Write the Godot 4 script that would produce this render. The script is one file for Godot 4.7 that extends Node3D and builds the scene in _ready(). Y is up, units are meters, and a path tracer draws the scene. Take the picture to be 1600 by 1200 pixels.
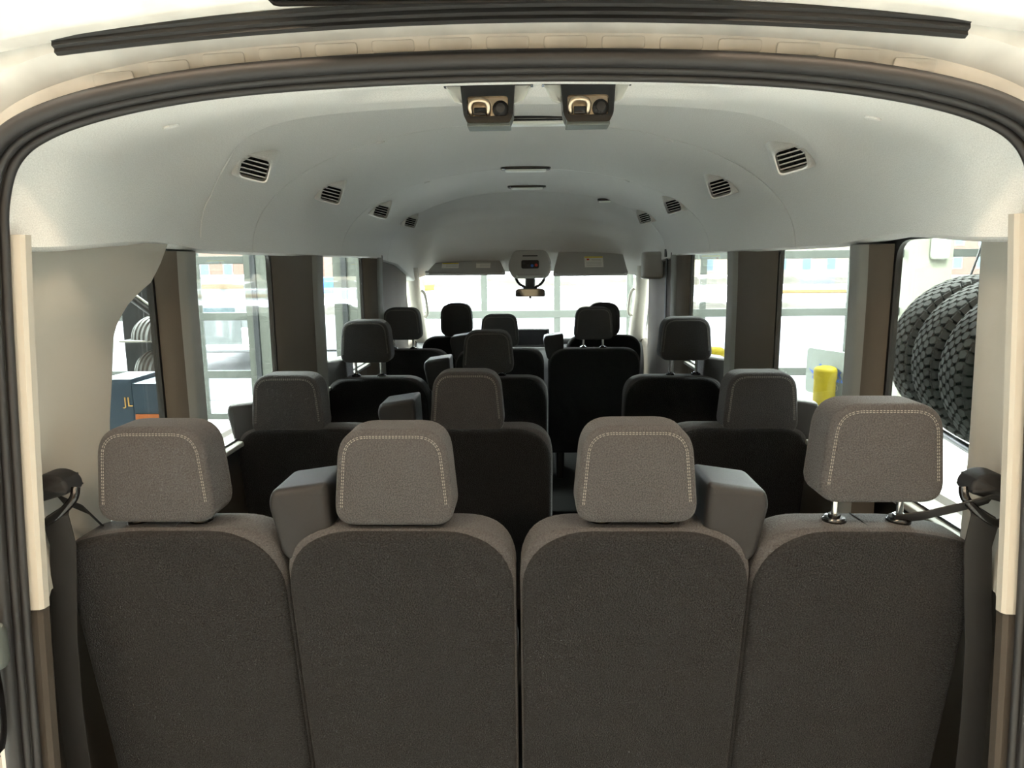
extends Node3D
# A passenger van seen through its open rear doors, parked in a service bay with glazed overhead doors.
# Metres; y up; the van's rear opening lies at z = 0 and the van points to -z. Van floor at y = 0.72.

var M := {}
var used := {}
const VF := 0.72

# ------------------------------------------------------------------ mesh helpers
func finish(t: PackedVector3Array, crease := 40.0, toward = null) -> ArrayMesh:
	var flip := false
	if toward == null:
		var vol := 0.0
		for i in range(0, t.size(), 3):
			vol += t[i].dot(t[i + 1].cross(t[i + 2]))
		flip = vol > 0.0
	else:
		var acc := 0.0
		for i in range(0, t.size(), 3):
			var nn := (t[i + 2] - t[i]).cross(t[i + 1] - t[i])
			acc += nn.dot(toward - (t[i] + t[i + 1] + t[i + 2]) / 3.0)
		flip = acc < 0.0
	var v := PackedVector3Array()
	var fn := PackedVector3Array()
	var at := {}
	for i in range(0, t.size(), 3):
		var a := t[i]
		var b := t[i + 2] if flip else t[i + 1]
		var c := t[i + 1] if flip else t[i + 2]
		var n := (c - a).cross(b - a)
		if n.length() < 1e-12:
			continue
		v.append(a); v.append(b); v.append(c)
		var k := fn.size()
		fn.append(n)
		for p in [a, b, c]:
			var key: Vector3i = Vector3i((p * 20000.0).round())
			if at.has(key):
				at[key].append(k)
			else:
				at[key] = PackedInt32Array([k])
	var lim := cos(deg_to_rad(crease))
	var nm := PackedVector3Array()
	nm.resize(v.size())
	for i in v.size():
		var own := fn[i / 3].normalized()
		var s := Vector3.ZERO
		for k in at[Vector3i((v[i] * 20000.0).round())]:
			if fn[k].normalized().dot(own) >= lim:
				s += fn[k]
		nm[i] = s.normalized() if s.length() > 1e-14 else own
	var ar := []
	ar.resize(Mesh.ARRAY_MAX)
	ar[Mesh.ARRAY_VERTEX] = v
	ar[Mesh.ARRAY_NORMAL] = nm
	var m := ArrayMesh.new()
	m.add_surface_from_arrays(Mesh.PRIMITIVE_TRIANGLES, ar)
	return m

func t_rings(rings: Array) -> PackedVector3Array:
	var o := PackedVector3Array()
	for i in rings.size() - 1:
		var a: PackedVector3Array = rings[i]
		var b: PackedVector3Array = rings[i + 1]
		var n := a.size()
		for k in n:
			var l := (k + 1) % n
			o.append_array([a[k], a[l], b[k], a[l], b[l], b[k]])
	return o

func t_sheet(rows: Array) -> PackedVector3Array:
	var o := PackedVector3Array()
	for i in rows.size() - 1:
		var a: PackedVector3Array = rows[i]
		var b: PackedVector3Array = rows[i + 1]
		for k in a.size() - 1:
			o.append_array([a[k], a[k + 1], b[k], a[k + 1], b[k + 1], b[k]])
	return o

# a sheet given as rows, made into a closed slab: the second face is the first moved by off(i, k)
func t_slab(rows: Array, off: Vector3) -> PackedVector3Array:
	var back := []
	for r in rows:
		var q := PackedVector3Array()
		for p in r:
			q.append(p + off)
		back.append(q)
	var o := t_sheet(rows)
	var bt := t_sheet(back)
	for i in range(0, bt.size(), 3):
		o.append_array([bt[i], bt[i + 2], bt[i + 1]])
	var edge := []
	for k in rows[0].size():
		edge.append([rows[0][k], back[0][k]])
	for i in range(1, rows.size()):
		edge.append([rows[i][rows[i].size() - 1], back[i][rows[i].size() - 1]])
	for k in range(rows[0].size() - 2, -1, -1):
		edge.append([rows[rows.size() - 1][k], back[rows.size() - 1][k]])
	for i in range(rows.size() - 2, 0, -1):
		edge.append([rows[i][0], back[i][0]])
	for e in edge.size():
		var f: Array = edge[e]
		var g: Array = edge[(e + 1) % edge.size()]
		o.append_array([f[0], f[1], g[0], f[1], g[1], g[0]])
	return o

func round_poly(pts: Array, radii: Array, n := 6) -> PackedVector2Array:
	var o := PackedVector2Array()
	var c := pts.size()
	for i in c:
		var p: Vector2 = pts[i]
		var a: Vector2 = pts[(i + c - 1) % c]
		var b: Vector2 = pts[(i + 1) % c]
		var r: float = radii[i % radii.size()]
		var p0 := p + (a - p).normalized() * r
		var p2 := p + (b - p).normalized() * r
		for k in n + 1:
			var f := float(k) / n
			o.append(p0.lerp(p, f).lerp(p.lerp(p2, f), f))
	return o

func rrect(w: float, h: float, r: float, n := 5) -> PackedVector2Array:
	return round_poly([Vector2(-w / 2, -h / 2), Vector2(w / 2, -h / 2), Vector2(w / 2, h / 2), Vector2(-w / 2, h / 2)], [r], n)

func spread(ol: PackedVector2Array, step: float) -> PackedVector2Array:
	var o := PackedVector2Array()
	for i in ol.size():
		var a := ol[i]
		var b := ol[(i + 1) % ol.size()]
		var n := maxi(1, int(round(a.distance_to(b) / step)))
		for k in n:
			o.append(a.lerp(b, float(k) / n))
	return o

func inset(ol: PackedVector2Array, d: float) -> PackedVector2Array:
	if absf(d) < 1e-6:
		return ol
	var o := PackedVector2Array()
	var area := 0.0
	for i in ol.size():
		area += ol[i].cross(ol[(i + 1) % ol.size()])
	var s := 1.0 if area > 0.0 else -1.0
	for i in ol.size():
		var p := ol[i]
		var j := i
		var a := p
		for k in ol.size():
			j = (j + ol.size() - 1) % ol.size()
			a = ol[j]
			if a.distance_to(p) > 1e-5:
				break
		j = i
		var b := p
		for k in ol.size():
			j = (j + 1) % ol.size()
			b = ol[j]
			if b.distance_to(p) > 1e-5:
				break
		var e1 := (p - a).normalized()
		var e2 := (b - p).normalized()
		var n1 := Vector2(-e1.y, e1.x) * s
		var n2 := Vector2(-e2.y, e2.x) * s
		var bis := (n1 + n2)
		bis = bis / maxf(bis.length_squared() * 0.5, 0.4)
		o.append(p + bis * d)
	return o

func up3(ol: PackedVector2Array, z: float) -> PackedVector3Array:
	var o := PackedVector3Array()
	for p in ol:
		o.append(Vector3(p.x, p.y, z))
	return o

# an outline in x, y pulled from zf to zr (zr > zf) with rounded edges and domed ends; wrinkled >= 0 creases the rear face
func pillow(ol: PackedVector2Array, zf: float, zr: float, bf: float, br: float, df := 0.0, dr := 0.0, wrinkled := -1, nr := 3, nb := 3) -> PackedVector3Array:
	var c := Vector2.ZERO
	for p in ol:
		c += p
	c /= ol.size()
	var rings := []
	var fi := inset(ol, bf)
	for k in nr + 1:
		var s := float(k) / nr
		var q := PackedVector2Array()
		for p in fi:
			q.append(c + (p - c) * s)
		if k < nr:
			rings.append(up3(q, zf - df * (1.0 - s * s)))
	for k in nb + 1:
		var a := float(k) / nb * PI / 2
		rings.append(up3(inset(ol, bf * (1.0 - sin(a))), zf + bf * (1.0 - cos(a))))
	for k in nb + 1:
		var a := float(k) / nb * PI / 2
		if k == 0 and zr - br - zf - bf < 1e-5:
			continue
		rings.append(up3(inset(ol, br * (1.0 - cos(a))), zr - br * (1.0 - sin(a))))
	var ri := inset(ol, br)
	for k in range(1, nr + 1):
		var s := 1.0 - float(k) / nr
		var q := PackedVector3Array()
		for p in ri:
			var w := c + (p - c) * s
			var dz := dr * (1.0 - s * s)
			if wrinkled >= 0:
				dz += wrinkle(w.x, w.y, s, wrinkled)
			q.append(Vector3(w.x, w.y, zr + dz))
		rings.append(q)
	return t_rings(rings)

func t_box(c: Vector3, s: Vector3, b := 0.0) -> PackedVector3Array:
	var r := minf(b, minf(s.x, minf(s.y, s.z)) * 0.49)
	var ol := rrect(s.x, s.y, r, 3) if r > 0.0 else PackedVector2Array([Vector2(-s.x, -s.y) / 2, Vector2(s.x, -s.y) / 2, Vector2(s.x, s.y) / 2, Vector2(-s.x, s.y) / 2])
	return moved(pillow(ol, -s.z / 2, s.z / 2, r, r, 0, 0, -1, 1, 3 if r > 0.0 else 1), Transform3D(Basis(), c))

func moved(t: PackedVector3Array, x: Transform3D) -> PackedVector3Array:
	return x * t

func t_tube(path: PackedVector3Array, r: float, n := 8, closed := false) -> PackedVector3Array:
	var rings := []
	var up := Vector3.UP
	var m := path.size()
	for i in m:
		var a := path[(i + m - 1) % m] if closed else path[maxi(i - 1, 0)]
		var b := path[(i + 1) % m] if closed else path[mini(i + 1, m - 1)]
		var d := (b - a).normalized()
		if absf(d.dot(up)) > 0.95:
			up = Vector3.RIGHT if absf(d.x) < 0.9 else Vector3.BACK
		var sx := d.cross(up).normalized()
		up = sx.cross(d).normalized()
		var q := PackedVector3Array()
		for k in n:
			var g := TAU * k / n
			q.append(path[i] + (sx * cos(g) + up * sin(g)) * r)
		rings.append(q)
	if closed:
		rings.append(rings[0])
	else:
		var e0 := PackedVector3Array()
		var e1 := PackedVector3Array()
		for k in n:
			e0.append(path[0]); e1.append(path[m - 1])
		rings.push_front(e0)
		rings.append(e1)
	return t_rings(rings)

# turned about y: profile of (radius, height)
func t_lathe(pr: Array, n := 24) -> PackedVector3Array:
	var rings := []
	for p in pr:
		var q := PackedVector3Array()
		for k in n:
			q.append(Vector3(p[0] * cos(TAU * k / n), p[1], p[0] * sin(TAU * k / n)))
		rings.append(q)
	return t_rings(rings)

# flat ring between an outer and an inner outline of the same count, from z0 to z1
func t_frame(outer: PackedVector2Array, inner: PackedVector2Array, z0: float, z1: float) -> PackedVector3Array:
	return t_rings([up3(outer, z0), up3(outer, z1), up3(inner, z1), up3(inner, z0), up3(outer, z0)])

func curve(pts: Array, n := 8) -> PackedVector3Array:
	var o := PackedVector3Array()
	for i in pts.size() - 1:
		var a: Vector3 = pts[maxi(i - 1, 0)]
		var d: Vector3 = pts[mini(i + 2, pts.size() - 1)]
		for k in n:
			var p: Vector3 = pts[i]
			o.append(p.cubic_interpolate(pts[i + 1], a, d, float(k) / n))
	o.append(pts[pts.size() - 1])
	return o

# ------------------------------------------------------------------ nodes
func numbered(called: String) -> String:
	var n: int = used.get(called, 0)
	used[called] = n + 1
	return called if n == 0 else "%s_%03d" % [called, n]

func tag(o: Node, label: String, category: String, group := "") -> Node:
	o.set_meta("label", label)
	o.set_meta("category", category)
	if group:
		o.set_meta("group", group)
	return o

func base(called: String, at := Vector3.ZERO, turn := 0.0) -> Node3D:
	var o := Node3D.new()
	o.name = numbered(called)
	add_child(o)
	o.position = at
	o.rotation.y = turn
	return o

func thing(called: String, label: String, category: String, at := Vector3.ZERO, turn := 0.0, group := "") -> Node3D:
	var o := base(called, at, turn)
	tag(o, label, category, group)
	return o

func struct(called: String, label: String, at := Vector3.ZERO, turn := 0.0) -> Node3D:
	var o := base(called, at, turn)
	o.set_meta("kind", "structure")
	o.set_meta("label", label)
	return o

func part(called: String, m: Mesh, mat: Material, parent: Node = self, at := Vector3.ZERO) -> MeshInstance3D:
	var o := MeshInstance3D.new()
	o.name = called if parent != self else numbered(called)
	o.mesh = m
	o.material_override = mat
	o.position = at
	parent.add_child(o, true)
	return o

func lettering(text: String, size: float, deep: float, bold := false, italic := false) -> TextMesh:
	var t := TextMesh.new()
	var f := SystemFont.new()
	f.font_names = PackedStringArray(["Droid Sans"])
	f.font_weight = 700 if bold else 400
	f.font_italic = italic
	t.font = f
	t.text = text
	t.font_size = 32
	t.pixel_size = size / 32.0
	t.depth = deep
	t.curve_step = 2.0
	return t

# ------------------------------------------------------------------ materials
func noise(freq: float, oct := 3, type := FastNoiseLite.TYPE_SIMPLEX_SMOOTH, sd := 1) -> FastNoiseLite:
	var n := FastNoiseLite.new()
	n.noise_type = type
	n.frequency = freq
	n.fractal_octaves = oct
	n.seed = sd
	return n

func noise_tex(n: FastNoiseLite, lo: Color, hi: Color, size := 512) -> NoiseTexture2D:
	var t := NoiseTexture2D.new()
	t.width = size
	t.height = size
	t.seamless = true
	t.noise = n
	var g := Gradient.new()
	g.set_color(0, lo)
	g.set_color(1, hi)
	t.color_ramp = g
	return t

func bump_tex(n: FastNoiseLite, strength: float, size := 512) -> NoiseTexture2D:
	var t := NoiseTexture2D.new()
	t.width = size
	t.height = size
	t.seamless = true
	t.noise = n
	t.as_normal_map = true
	t.bump_strength = strength
	return t

func mat(name_: String, c: Color, rough := 0.6, metal := 0.0, spec := 0.5) -> StandardMaterial3D:
	var m := StandardMaterial3D.new()
	m.resource_name = name_
	m.albedo_color = c
	m.roughness = rough
	m.metallic = metal
	m.metallic_specular = spec
	M[name_] = m
	return m

func grained(m: StandardMaterial3D, n: FastNoiseLite, lo: float, metres: float, bump: float, n2: FastNoiseLite = null) -> void:
	m.albedo_texture = noise_tex(n, Color(lo, lo, lo), Color.WHITE)
	m.uv1_triplanar = true
	m.uv1_scale = Vector3.ONE / metres
	if bump > 0.0:
		m.normal_enabled = true
		m.normal_texture = bump_tex(n2 if n2 else n, bump)
		m.normal_scale = 1.0

func glass(name_: String, c: Color, a: float) -> StandardMaterial3D:
	var m := mat(name_, Color(c.r, c.g, c.b, a), 0.03)
	m.metallic_specular = 0.36
	m.transparency = BaseMaterial3D.TRANSPARENCY_ALPHA
	return m

func materials() -> void:
	var f := mat("seat_fabric", Color(0.312, 0.31, 0.314), 0.95, 0, 0.08)
	grained(f, noise(0.22, 3, FastNoiseLite.TYPE_SIMPLEX, 3), 0.60, 0.45, 2.2)
	f.rim_enabled = true
	f.rim = 0.2
	f.rim_tint = 0.3
	var g := mat("back_fabric", Color(0.215, 0.215, 0.219), 1.0, 0, 0.1)
	grained(g, noise(0.20, 3, FastNoiseLite.TYPE_SIMPLEX, 5), 0.38, 0.42, 3.0)
	g.rim_enabled = true
	g.rim = 0.15
	g.rim_tint = 0.5
	mat("thread", Color(0.45, 0.44, 0.425), 0.9)
	var bp := mat("black_plastic", Color(0.13, 0.126, 0.128), 0.42, 0, 0.35)
	grained(bp, noise(0.5, 1, FastNoiseLite.TYPE_SIMPLEX, 9), 0.9, 0.12, 2.2)
	mat("gloss_black", Color(0.06, 0.06, 0.065), 0.2)
	mat("rubber", Color(0.115, 0.11, 0.112), 0.55)
	mat("webbing", Color(0.075, 0.07, 0.068), 0.75)
	mat("chrome", Color(0.86, 0.86, 0.85), 0.16, 1.0)
	mat("satin_silver", Color(0.80, 0.80, 0.79), 0.32, 0.6)
	mat("zinc", Color(0.72, 0.66, 0.58), 0.3, 1.0)
	var hl := mat("headliner", Color(0.89, 0.89, 0.88), 0.98, 0, 0.1)
	grained(hl, noise(0.25, 3, FastNoiseLite.TYPE_SIMPLEX, 11), 0.84, 0.45, 0.6)
	var tr := mat("trim_light", Color(0.66, 0.645, 0.61), 0.65, 0, 0.2)
	grained(tr, noise(0.4, 1, FastNoiseLite.TYPE_SIMPLEX, 13), 0.96, 0.1, 1.2)
	mat("trim_rib", Color(0.50, 0.50, 0.485), 0.7, 0, 0.2)
	mat("trim_taupe", Color(0.345, 0.32, 0.29), 0.75, 0, 0.15)
	mat("trim_dark", Color(0.25, 0.23, 0.21), 0.75, 0, 0.2)
	var wp := mat("white_paint", Color(0.87, 0.86, 0.84), 0.25)
	wp.clearcoat_enabled = true
	wp.clearcoat = 0.6
	wp.clearcoat_roughness = 0.08
	grained(wp, noise(0.012, 4, FastNoiseLite.TYPE_SIMPLEX, 17), 0.86, 0.8, 0.0)
	glass("tinted_glass", Color(0.07, 0.13, 0.11), 0.18)
	glass("clear_glass", Color(0.3, 0.36, 0.34), 0.03)
	glass("door_glass", Color(0.3, 0.36, 0.34), 0.03)
	mat("mirror_glass", Color(0.45, 0.46, 0.46), 0.06, 1.0)
	mat("gasket", Color(0.03, 0.03, 0.032), 0.5)
	mat("carpet", Color(0.10, 0.10, 0.10), 1.0, 0, 0.1)
	mat("dash", Color(0.16, 0.16, 0.17), 0.6)
	mat("visor", Color(0.66, 0.66, 0.645), 0.9)
	mat("paper", Color(0.88, 0.88, 0.85), 0.8)
	mat("paper_grey", Color(0.72, 0.73, 0.71), 0.8)
	mat("orange_label", Color(0.98, 0.66, 0.05), 0.7)
	mat("yellow_strip", Color(0.86, 0.78, 0.22), 0.7)
	mat("red_mark", Color(0.8, 0.2, 0.15), 0.7)
	mat("blue_mark", Color(0.16, 0.4, 0.78), 0.5)
	mat("lens", Color(0.9, 0.92, 0.9), 0.3)
	mat("aluminium", Color(0.25, 0.262, 0.25), 0.5, 0.3, 0.3)
	mat("wall_paint", Color(0.82, 0.825, 0.825), 0.8)
	mat("column_shaded", Color(0.23, 0.24, 0.225), 0.7, 0, 0.2)  # column paint darkened: the backlit shade of the left columns is in the colour
	mat("wall_beige", Color(0.60, 0.52, 0.43), 0.85)
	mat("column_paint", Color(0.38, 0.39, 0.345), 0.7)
	var co := mat("concrete", Color(0.82, 0.82, 0.815), 0.5)
	grained(co, noise(0.02, 5, FastNoiseLite.TYPE_SIMPLEX, 21), 0.72, 3.0, 0.0)
	var sn := mat("snow", Color(0.95, 0.95, 0.96), 0.9)
	grained(sn, noise(0.02, 5, FastNoiseLite.TYPE_SIMPLEX, 23), 0.88, 4.0, 2.0)
	var ro := mat("wet_road", Color(0.29, 0.295, 0.295), 0.6)
	grained(ro, noise(0.03, 5, FastNoiseLite.TYPE_SIMPLEX, 25), 0.75, 5.0, 0.0)
	var gr := mat("dead_grass", Color(0.24, 0.22, 0.16), 1.0)
	grained(gr, noise(0.05, 4, FastNoiseLite.TYPE_SIMPLEX, 27), 0.6, 3.0, 0.0)
	mat("road_line", Color(0.40, 0.30, 0.13), 0.8)
	mat("bollard_yellow", Color(0.33, 0.29, 0.03), 0.6, 0, 0.2)
	mat("sign_grey", Color(0.38, 0.40, 0.385), 0.6, 0, 0.2)
	mat("sign_pale", Color(0.50, 0.51, 0.48), 0.4)
	mat("sign_blue", Color(0.01, 0.20, 0.44), 0.4)
	mat("tyre", Color(0.085, 0.088, 0.09), 0.9, 0, 0.1)
	mat("tyre_tread", Color(0.25, 0.252, 0.25), 0.9, 0, 0.1)
	mat("rack_steel", Color(0.10, 0.11, 0.12), 0.4, 0.3)
	mat("card_blue", Color(0.06, 0.17, 0.24), 0.6)
	mat("card_orange", Color(0.60, 0.33, 0.11), 0.6)
	mat("card_tan", Color(0.75, 0.60, 0.32), 0.7)
	mat("brick", Color(0.33, 0.25, 0.20), 0.9)
	mat("cream_siding", Color(0.40, 0.37, 0.31), 0.9)
	mat("far_glass", Color(0.18, 0.25, 0.27), 0.2)
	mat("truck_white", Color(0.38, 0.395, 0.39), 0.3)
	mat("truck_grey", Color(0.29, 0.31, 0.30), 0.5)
	mat("truck_stripe", Color(0.36, 0.28, 0.16), 0.5)
	mat("canopy_blue", Color(0.08, 0.33, 0.70), 0.5)
	mat("amber", Color(0.50, 0.28, 0.07), 0.5)

const LAMP_COLOR := Color(1.0, 0.88, 0.74)
const LAMP_ENERGY := 13.0
const LAMPS := [[-1.6, 1.9, "left of the pair over the open doors"], [1.6, 1.9, "right of the pair over the open doors"], [-1.6, 4.6, "left of the pair behind the camera"], [1.6, 4.6, "right of the pair behind the camera"]]
const FILL_LAMPS := [[-3.4, -2.4, "added for fill light, rearmost left of the van"], [-3.4, -4.1, "added for fill light, middle one left of the van"], [-3.4, -5.8, "added for fill light, foremost left of the van"], [4.2, -2.4, "added for fill light, rearmost right of the van"], [4.2, -4.1, "added for fill light, middle one right of the van"], [4.2, -5.8, "added for fill light, foremost right of the van"], [-1.5, -7.0, "added for fill light, left of the pair before the van"], [1.5, -7.0, "added for fill light, right of the pair before the van"]]  # unseen lamps added so that floor bounce brightens the headliner
const FILL_COLOR := Color(0.95, 1.0, 0.96)
const FILL_ENERGY := 130.0
const FRONT_FILL_ENERGY := 45.0  # for the added pair that lights the headliner through the windscreen
const TYRE_TURN := -0.17
const TYRE_Y := 1.60
const SIGN_AT := Vector3(2.946, 0, -5.493)
const SIGN_TURN := -1.2
const BOLL := [Vector3(2.78, 0, -5.55), Vector3(2.755, 0, -4.78)]

func _ready() -> void:
	# camera
	var cam := Camera3D.new()
	cam.name = "camera"
	cam.fov = rad_to_deg(2.0 * atan(600.0 / 1109.0))
	cam.position = Vector3(0.033, 2.10, 1.10)
	cam.rotation_order = EULER_ORDER_YXZ
	cam.rotation_degrees = Vector3(-9.7, 1.65, -0.55)
	cam.near = 0.05
	cam.far = 400.0
	cam.current = true
	add_child(cam)
	# overcast winter sky
	var we := WorldEnvironment.new()
	we.name = "environment"
	var env := Environment.new()
	env.background_mode = Environment.BG_SKY
	var sky := Sky.new()
	var sm := ProceduralSkyMaterial.new()
	sm.sky_top_color = Color(0.93, 0.98, 1.0)
	sm.sky_horizon_color = Color(0.94, 0.985, 0.99)
	sm.ground_bottom_color = Color(0.86, 0.92, 0.90)
	sm.ground_horizon_color = Color(0.94, 0.985, 0.99)
	sm.sky_energy_multiplier = 1.0
	sm.ground_energy_multiplier = 0.8
	sky.sky_material = sm
	env.sky = sky
	env.background_energy_multiplier = 26.0
	env.tonemap_mode = Environment.TONE_MAPPER_LINEAR
	env.tonemap_exposure = 1.12
	env.sdfgi_enabled = true
	env.ssao_enabled = true
	env.ssil_enabled = true
	we.environment = env
	add_child(we)
	materials()
	var lg := mat("lamp_glow", Color(1, 0.97, 0.92), 0.5)
	lg.emission_enabled = true
	lg.emission = LAMP_COLOR
	lg.emission_energy_multiplier = 3.0
	var lc := mat("fill_lamp_glow", Color(0.97, 1, 0.98), 0.5)  # glow of the added fill lamps
	lc.emission_enabled = true
	lc.emission = FILL_COLOR
	lc.emission_energy_multiplier = 4.0
	mat("tyre_section", Color(0.30, 0.31, 0.31), 0.7)
	build_lamps()
	# large structure
	build_bay()
	make_arch()
	build_floor()
	build_walls()
	build_ceiling()
	build_rear_frame()
	build_d_trim()
	build_cab()
	# things
	build_seats()
	build_racks()
	build_outdoors()
	# small fittings
	build_belts()
	build_vents()
	build_roof_lamps()
	build_latches()
	build_hinge()

# ------------------------------------------------------------------ van shell
# inner edge of the rear opening (half, from low on the side to the middle of the top)
const OPEN := [Vector2(0.858, 0.74), Vector2(0.848, 1.10), Vector2(0.825, 1.55), Vector2(0.797, 1.95), Vector2(0.783, 2.12), Vector2(0.773, 2.20), Vector2(0.745, 2.262), Vector2(0.685, 2.300), Vector2(0.575, 2.330), Vector2(0.42, 2.352), Vector2(0.22, 2.364), Vector2(0.0, 2.368)]

func open_half(step := 0.012) -> PackedVector2Array:
	var pts := []
	for p in OPEN:
		pts.append(Vector3(p.x, p.y, 0))
	pts.append(Vector3(-OPEN[10].x, OPEN[10].y, 0))
	var c := curve(pts, 10)
	var o := PackedVector2Array()
	for p in c:
		if p.x >= -1e-5:
			o.append(Vector2(p.x, p.y))
	return o

func open_x(y: float) -> float:
	var h := open_half()
	for i in h.size() - 1:
		if h[i].y <= y and h[i + 1].y >= y:
			return lerpf(h[i].x, h[i + 1].x, (y - h[i].y) / maxf(h[i + 1].y - h[i].y, 1e-6))
	return h[0].x

# whole opening from left foot over the top to right foot
func open_path() -> PackedVector2Array:
	var h := open_half()
	var o := PackedVector2Array()
	for p in h:
		o.append(Vector2(-p.x, p.y))
	for i in range(h.size() - 2, -1, -1):
		o.append(h[i])
	return o

var arch := PackedVector2Array()
const HN := 110
const YB := 2.14

func make_arch() -> void:
	var src := PackedVector2Array()
	for p in open_path():
		if p.y >= YB - 0.02:
			src.append(p)
	var len := PackedFloat32Array([0.0])
	for i in range(1, src.size()):
		len.append(len[i - 1] + src[i].distance_to(src[i - 1]))
	for k in HN + 1:
		var want := len[len.size() - 1] * k / HN
		var j := 1
		while j < len.size() - 1 and len[j] < want:
			j += 1
		arch.append(src[j - 1].lerp(src[j], clampf((want - len[j - 1]) / maxf(len[j] - len[j - 1], 1e-6), 0, 1)))

func sstep(a: float, b: float, x: float) -> float:
	var t := clampf((x - a) / (b - a), 0.0, 1.0)
	return t * t * (3.0 - 2.0 * t)

func keyed(keys: Array, z: float) -> float:
	if z >= keys[0][0]:
		return keys[0][1]
	for i in keys.size() - 1:
		if z <= keys[i][0] and z >= keys[i + 1][0]:
			return lerpf(keys[i][1], keys[i + 1][1], (z - keys[i][0]) / (keys[i + 1][0] - keys[i][0]))
	return keys[keys.size() - 1][1]

func main_pt(z: float, t: float) -> Vector2:
	var top := keyed([[0, 2.52], [-3.3, 2.52], [-3.7, 2.47], [-3.95, 2.40], [-4.12, 2.28], [-4.28, 2.10], [-4.36, 2.03]], z)
	var w := keyed([[0, 0.85], [-3.2, 0.85], [-4.36, 0.84]], z)
	var yb := keyed([[0, YB], [-2.9, YB], [-3.6, 2.10], [-4.36, 1.96]], z)
	var e := keyed([[0, 2.1], [-3.2, 2.1], [-4.2, 3.2]], z)
	var a := PI * (1.0 - t)
	var c := cos(a)
	return Vector2(w * signf(c) * pow(absf(c), 2.0 / e), yb + (top - yb) * pow(maxf(sin(a), 0.0), 2.0 / e))

func head_pt(z: float, t: float) -> Vector3:
	var m := main_pt(z, t)
	if z < -0.95:
		return Vector3(m.x, m.y, z)
	var i := clampi(int(t * HN), 0, HN - 1)
	var r := arch[i].lerp(arch[i + 1], t * HN - i)
	var g := sstep(0.0, -0.5, z)
	r = Vector2(r.x * (1.0 + 0.06 * g), YB - 0.02 + (r.y - YB + 0.02) * (1.0 + 0.16 * g) + 0.02 * g)
	# shallow pocket in the header behind the door latches
	var pocket := sstep(0.36, 0.29, absf(r.x - 0.04)) * sstep(-0.05, -0.10, z) * sstep(-0.34, -0.27, z) * sstep(2.33, 2.35, r.y)
	r.y += 0.020 * pocket
	var side := sstep(0.40, 0.80, absf(r.x))
	# the lower corners of the rear moulding swell inwards
	r.x -= signf(r.x) * 0.020 * sstep(2.31, 2.245, r.y) * sstep(0.70, 0.76, absf(r.x)) * sstep(-0.02, -0.14, z) * sstep(-0.66, -0.40, z)
	var zc := lerpf(-0.50, -0.66, side)
	var half := lerpf(0.055, 0.26, side)
	var w := sstep(zc + half * 0.6, zc - half, z)
	var p := r.lerp(m, w)
	return Vector3(p.x, p.y, z)

func head_normal(z: float, t: float) -> Vector3:
	var p := head_pt(z, t)
	var n := (head_pt(z - 0.01, t) - p).cross(head_pt(z, t + 0.004) - p).normalized()
	return n if n.dot(Vector3(0, 1.6, z) - p) > 0 else -n

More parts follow.
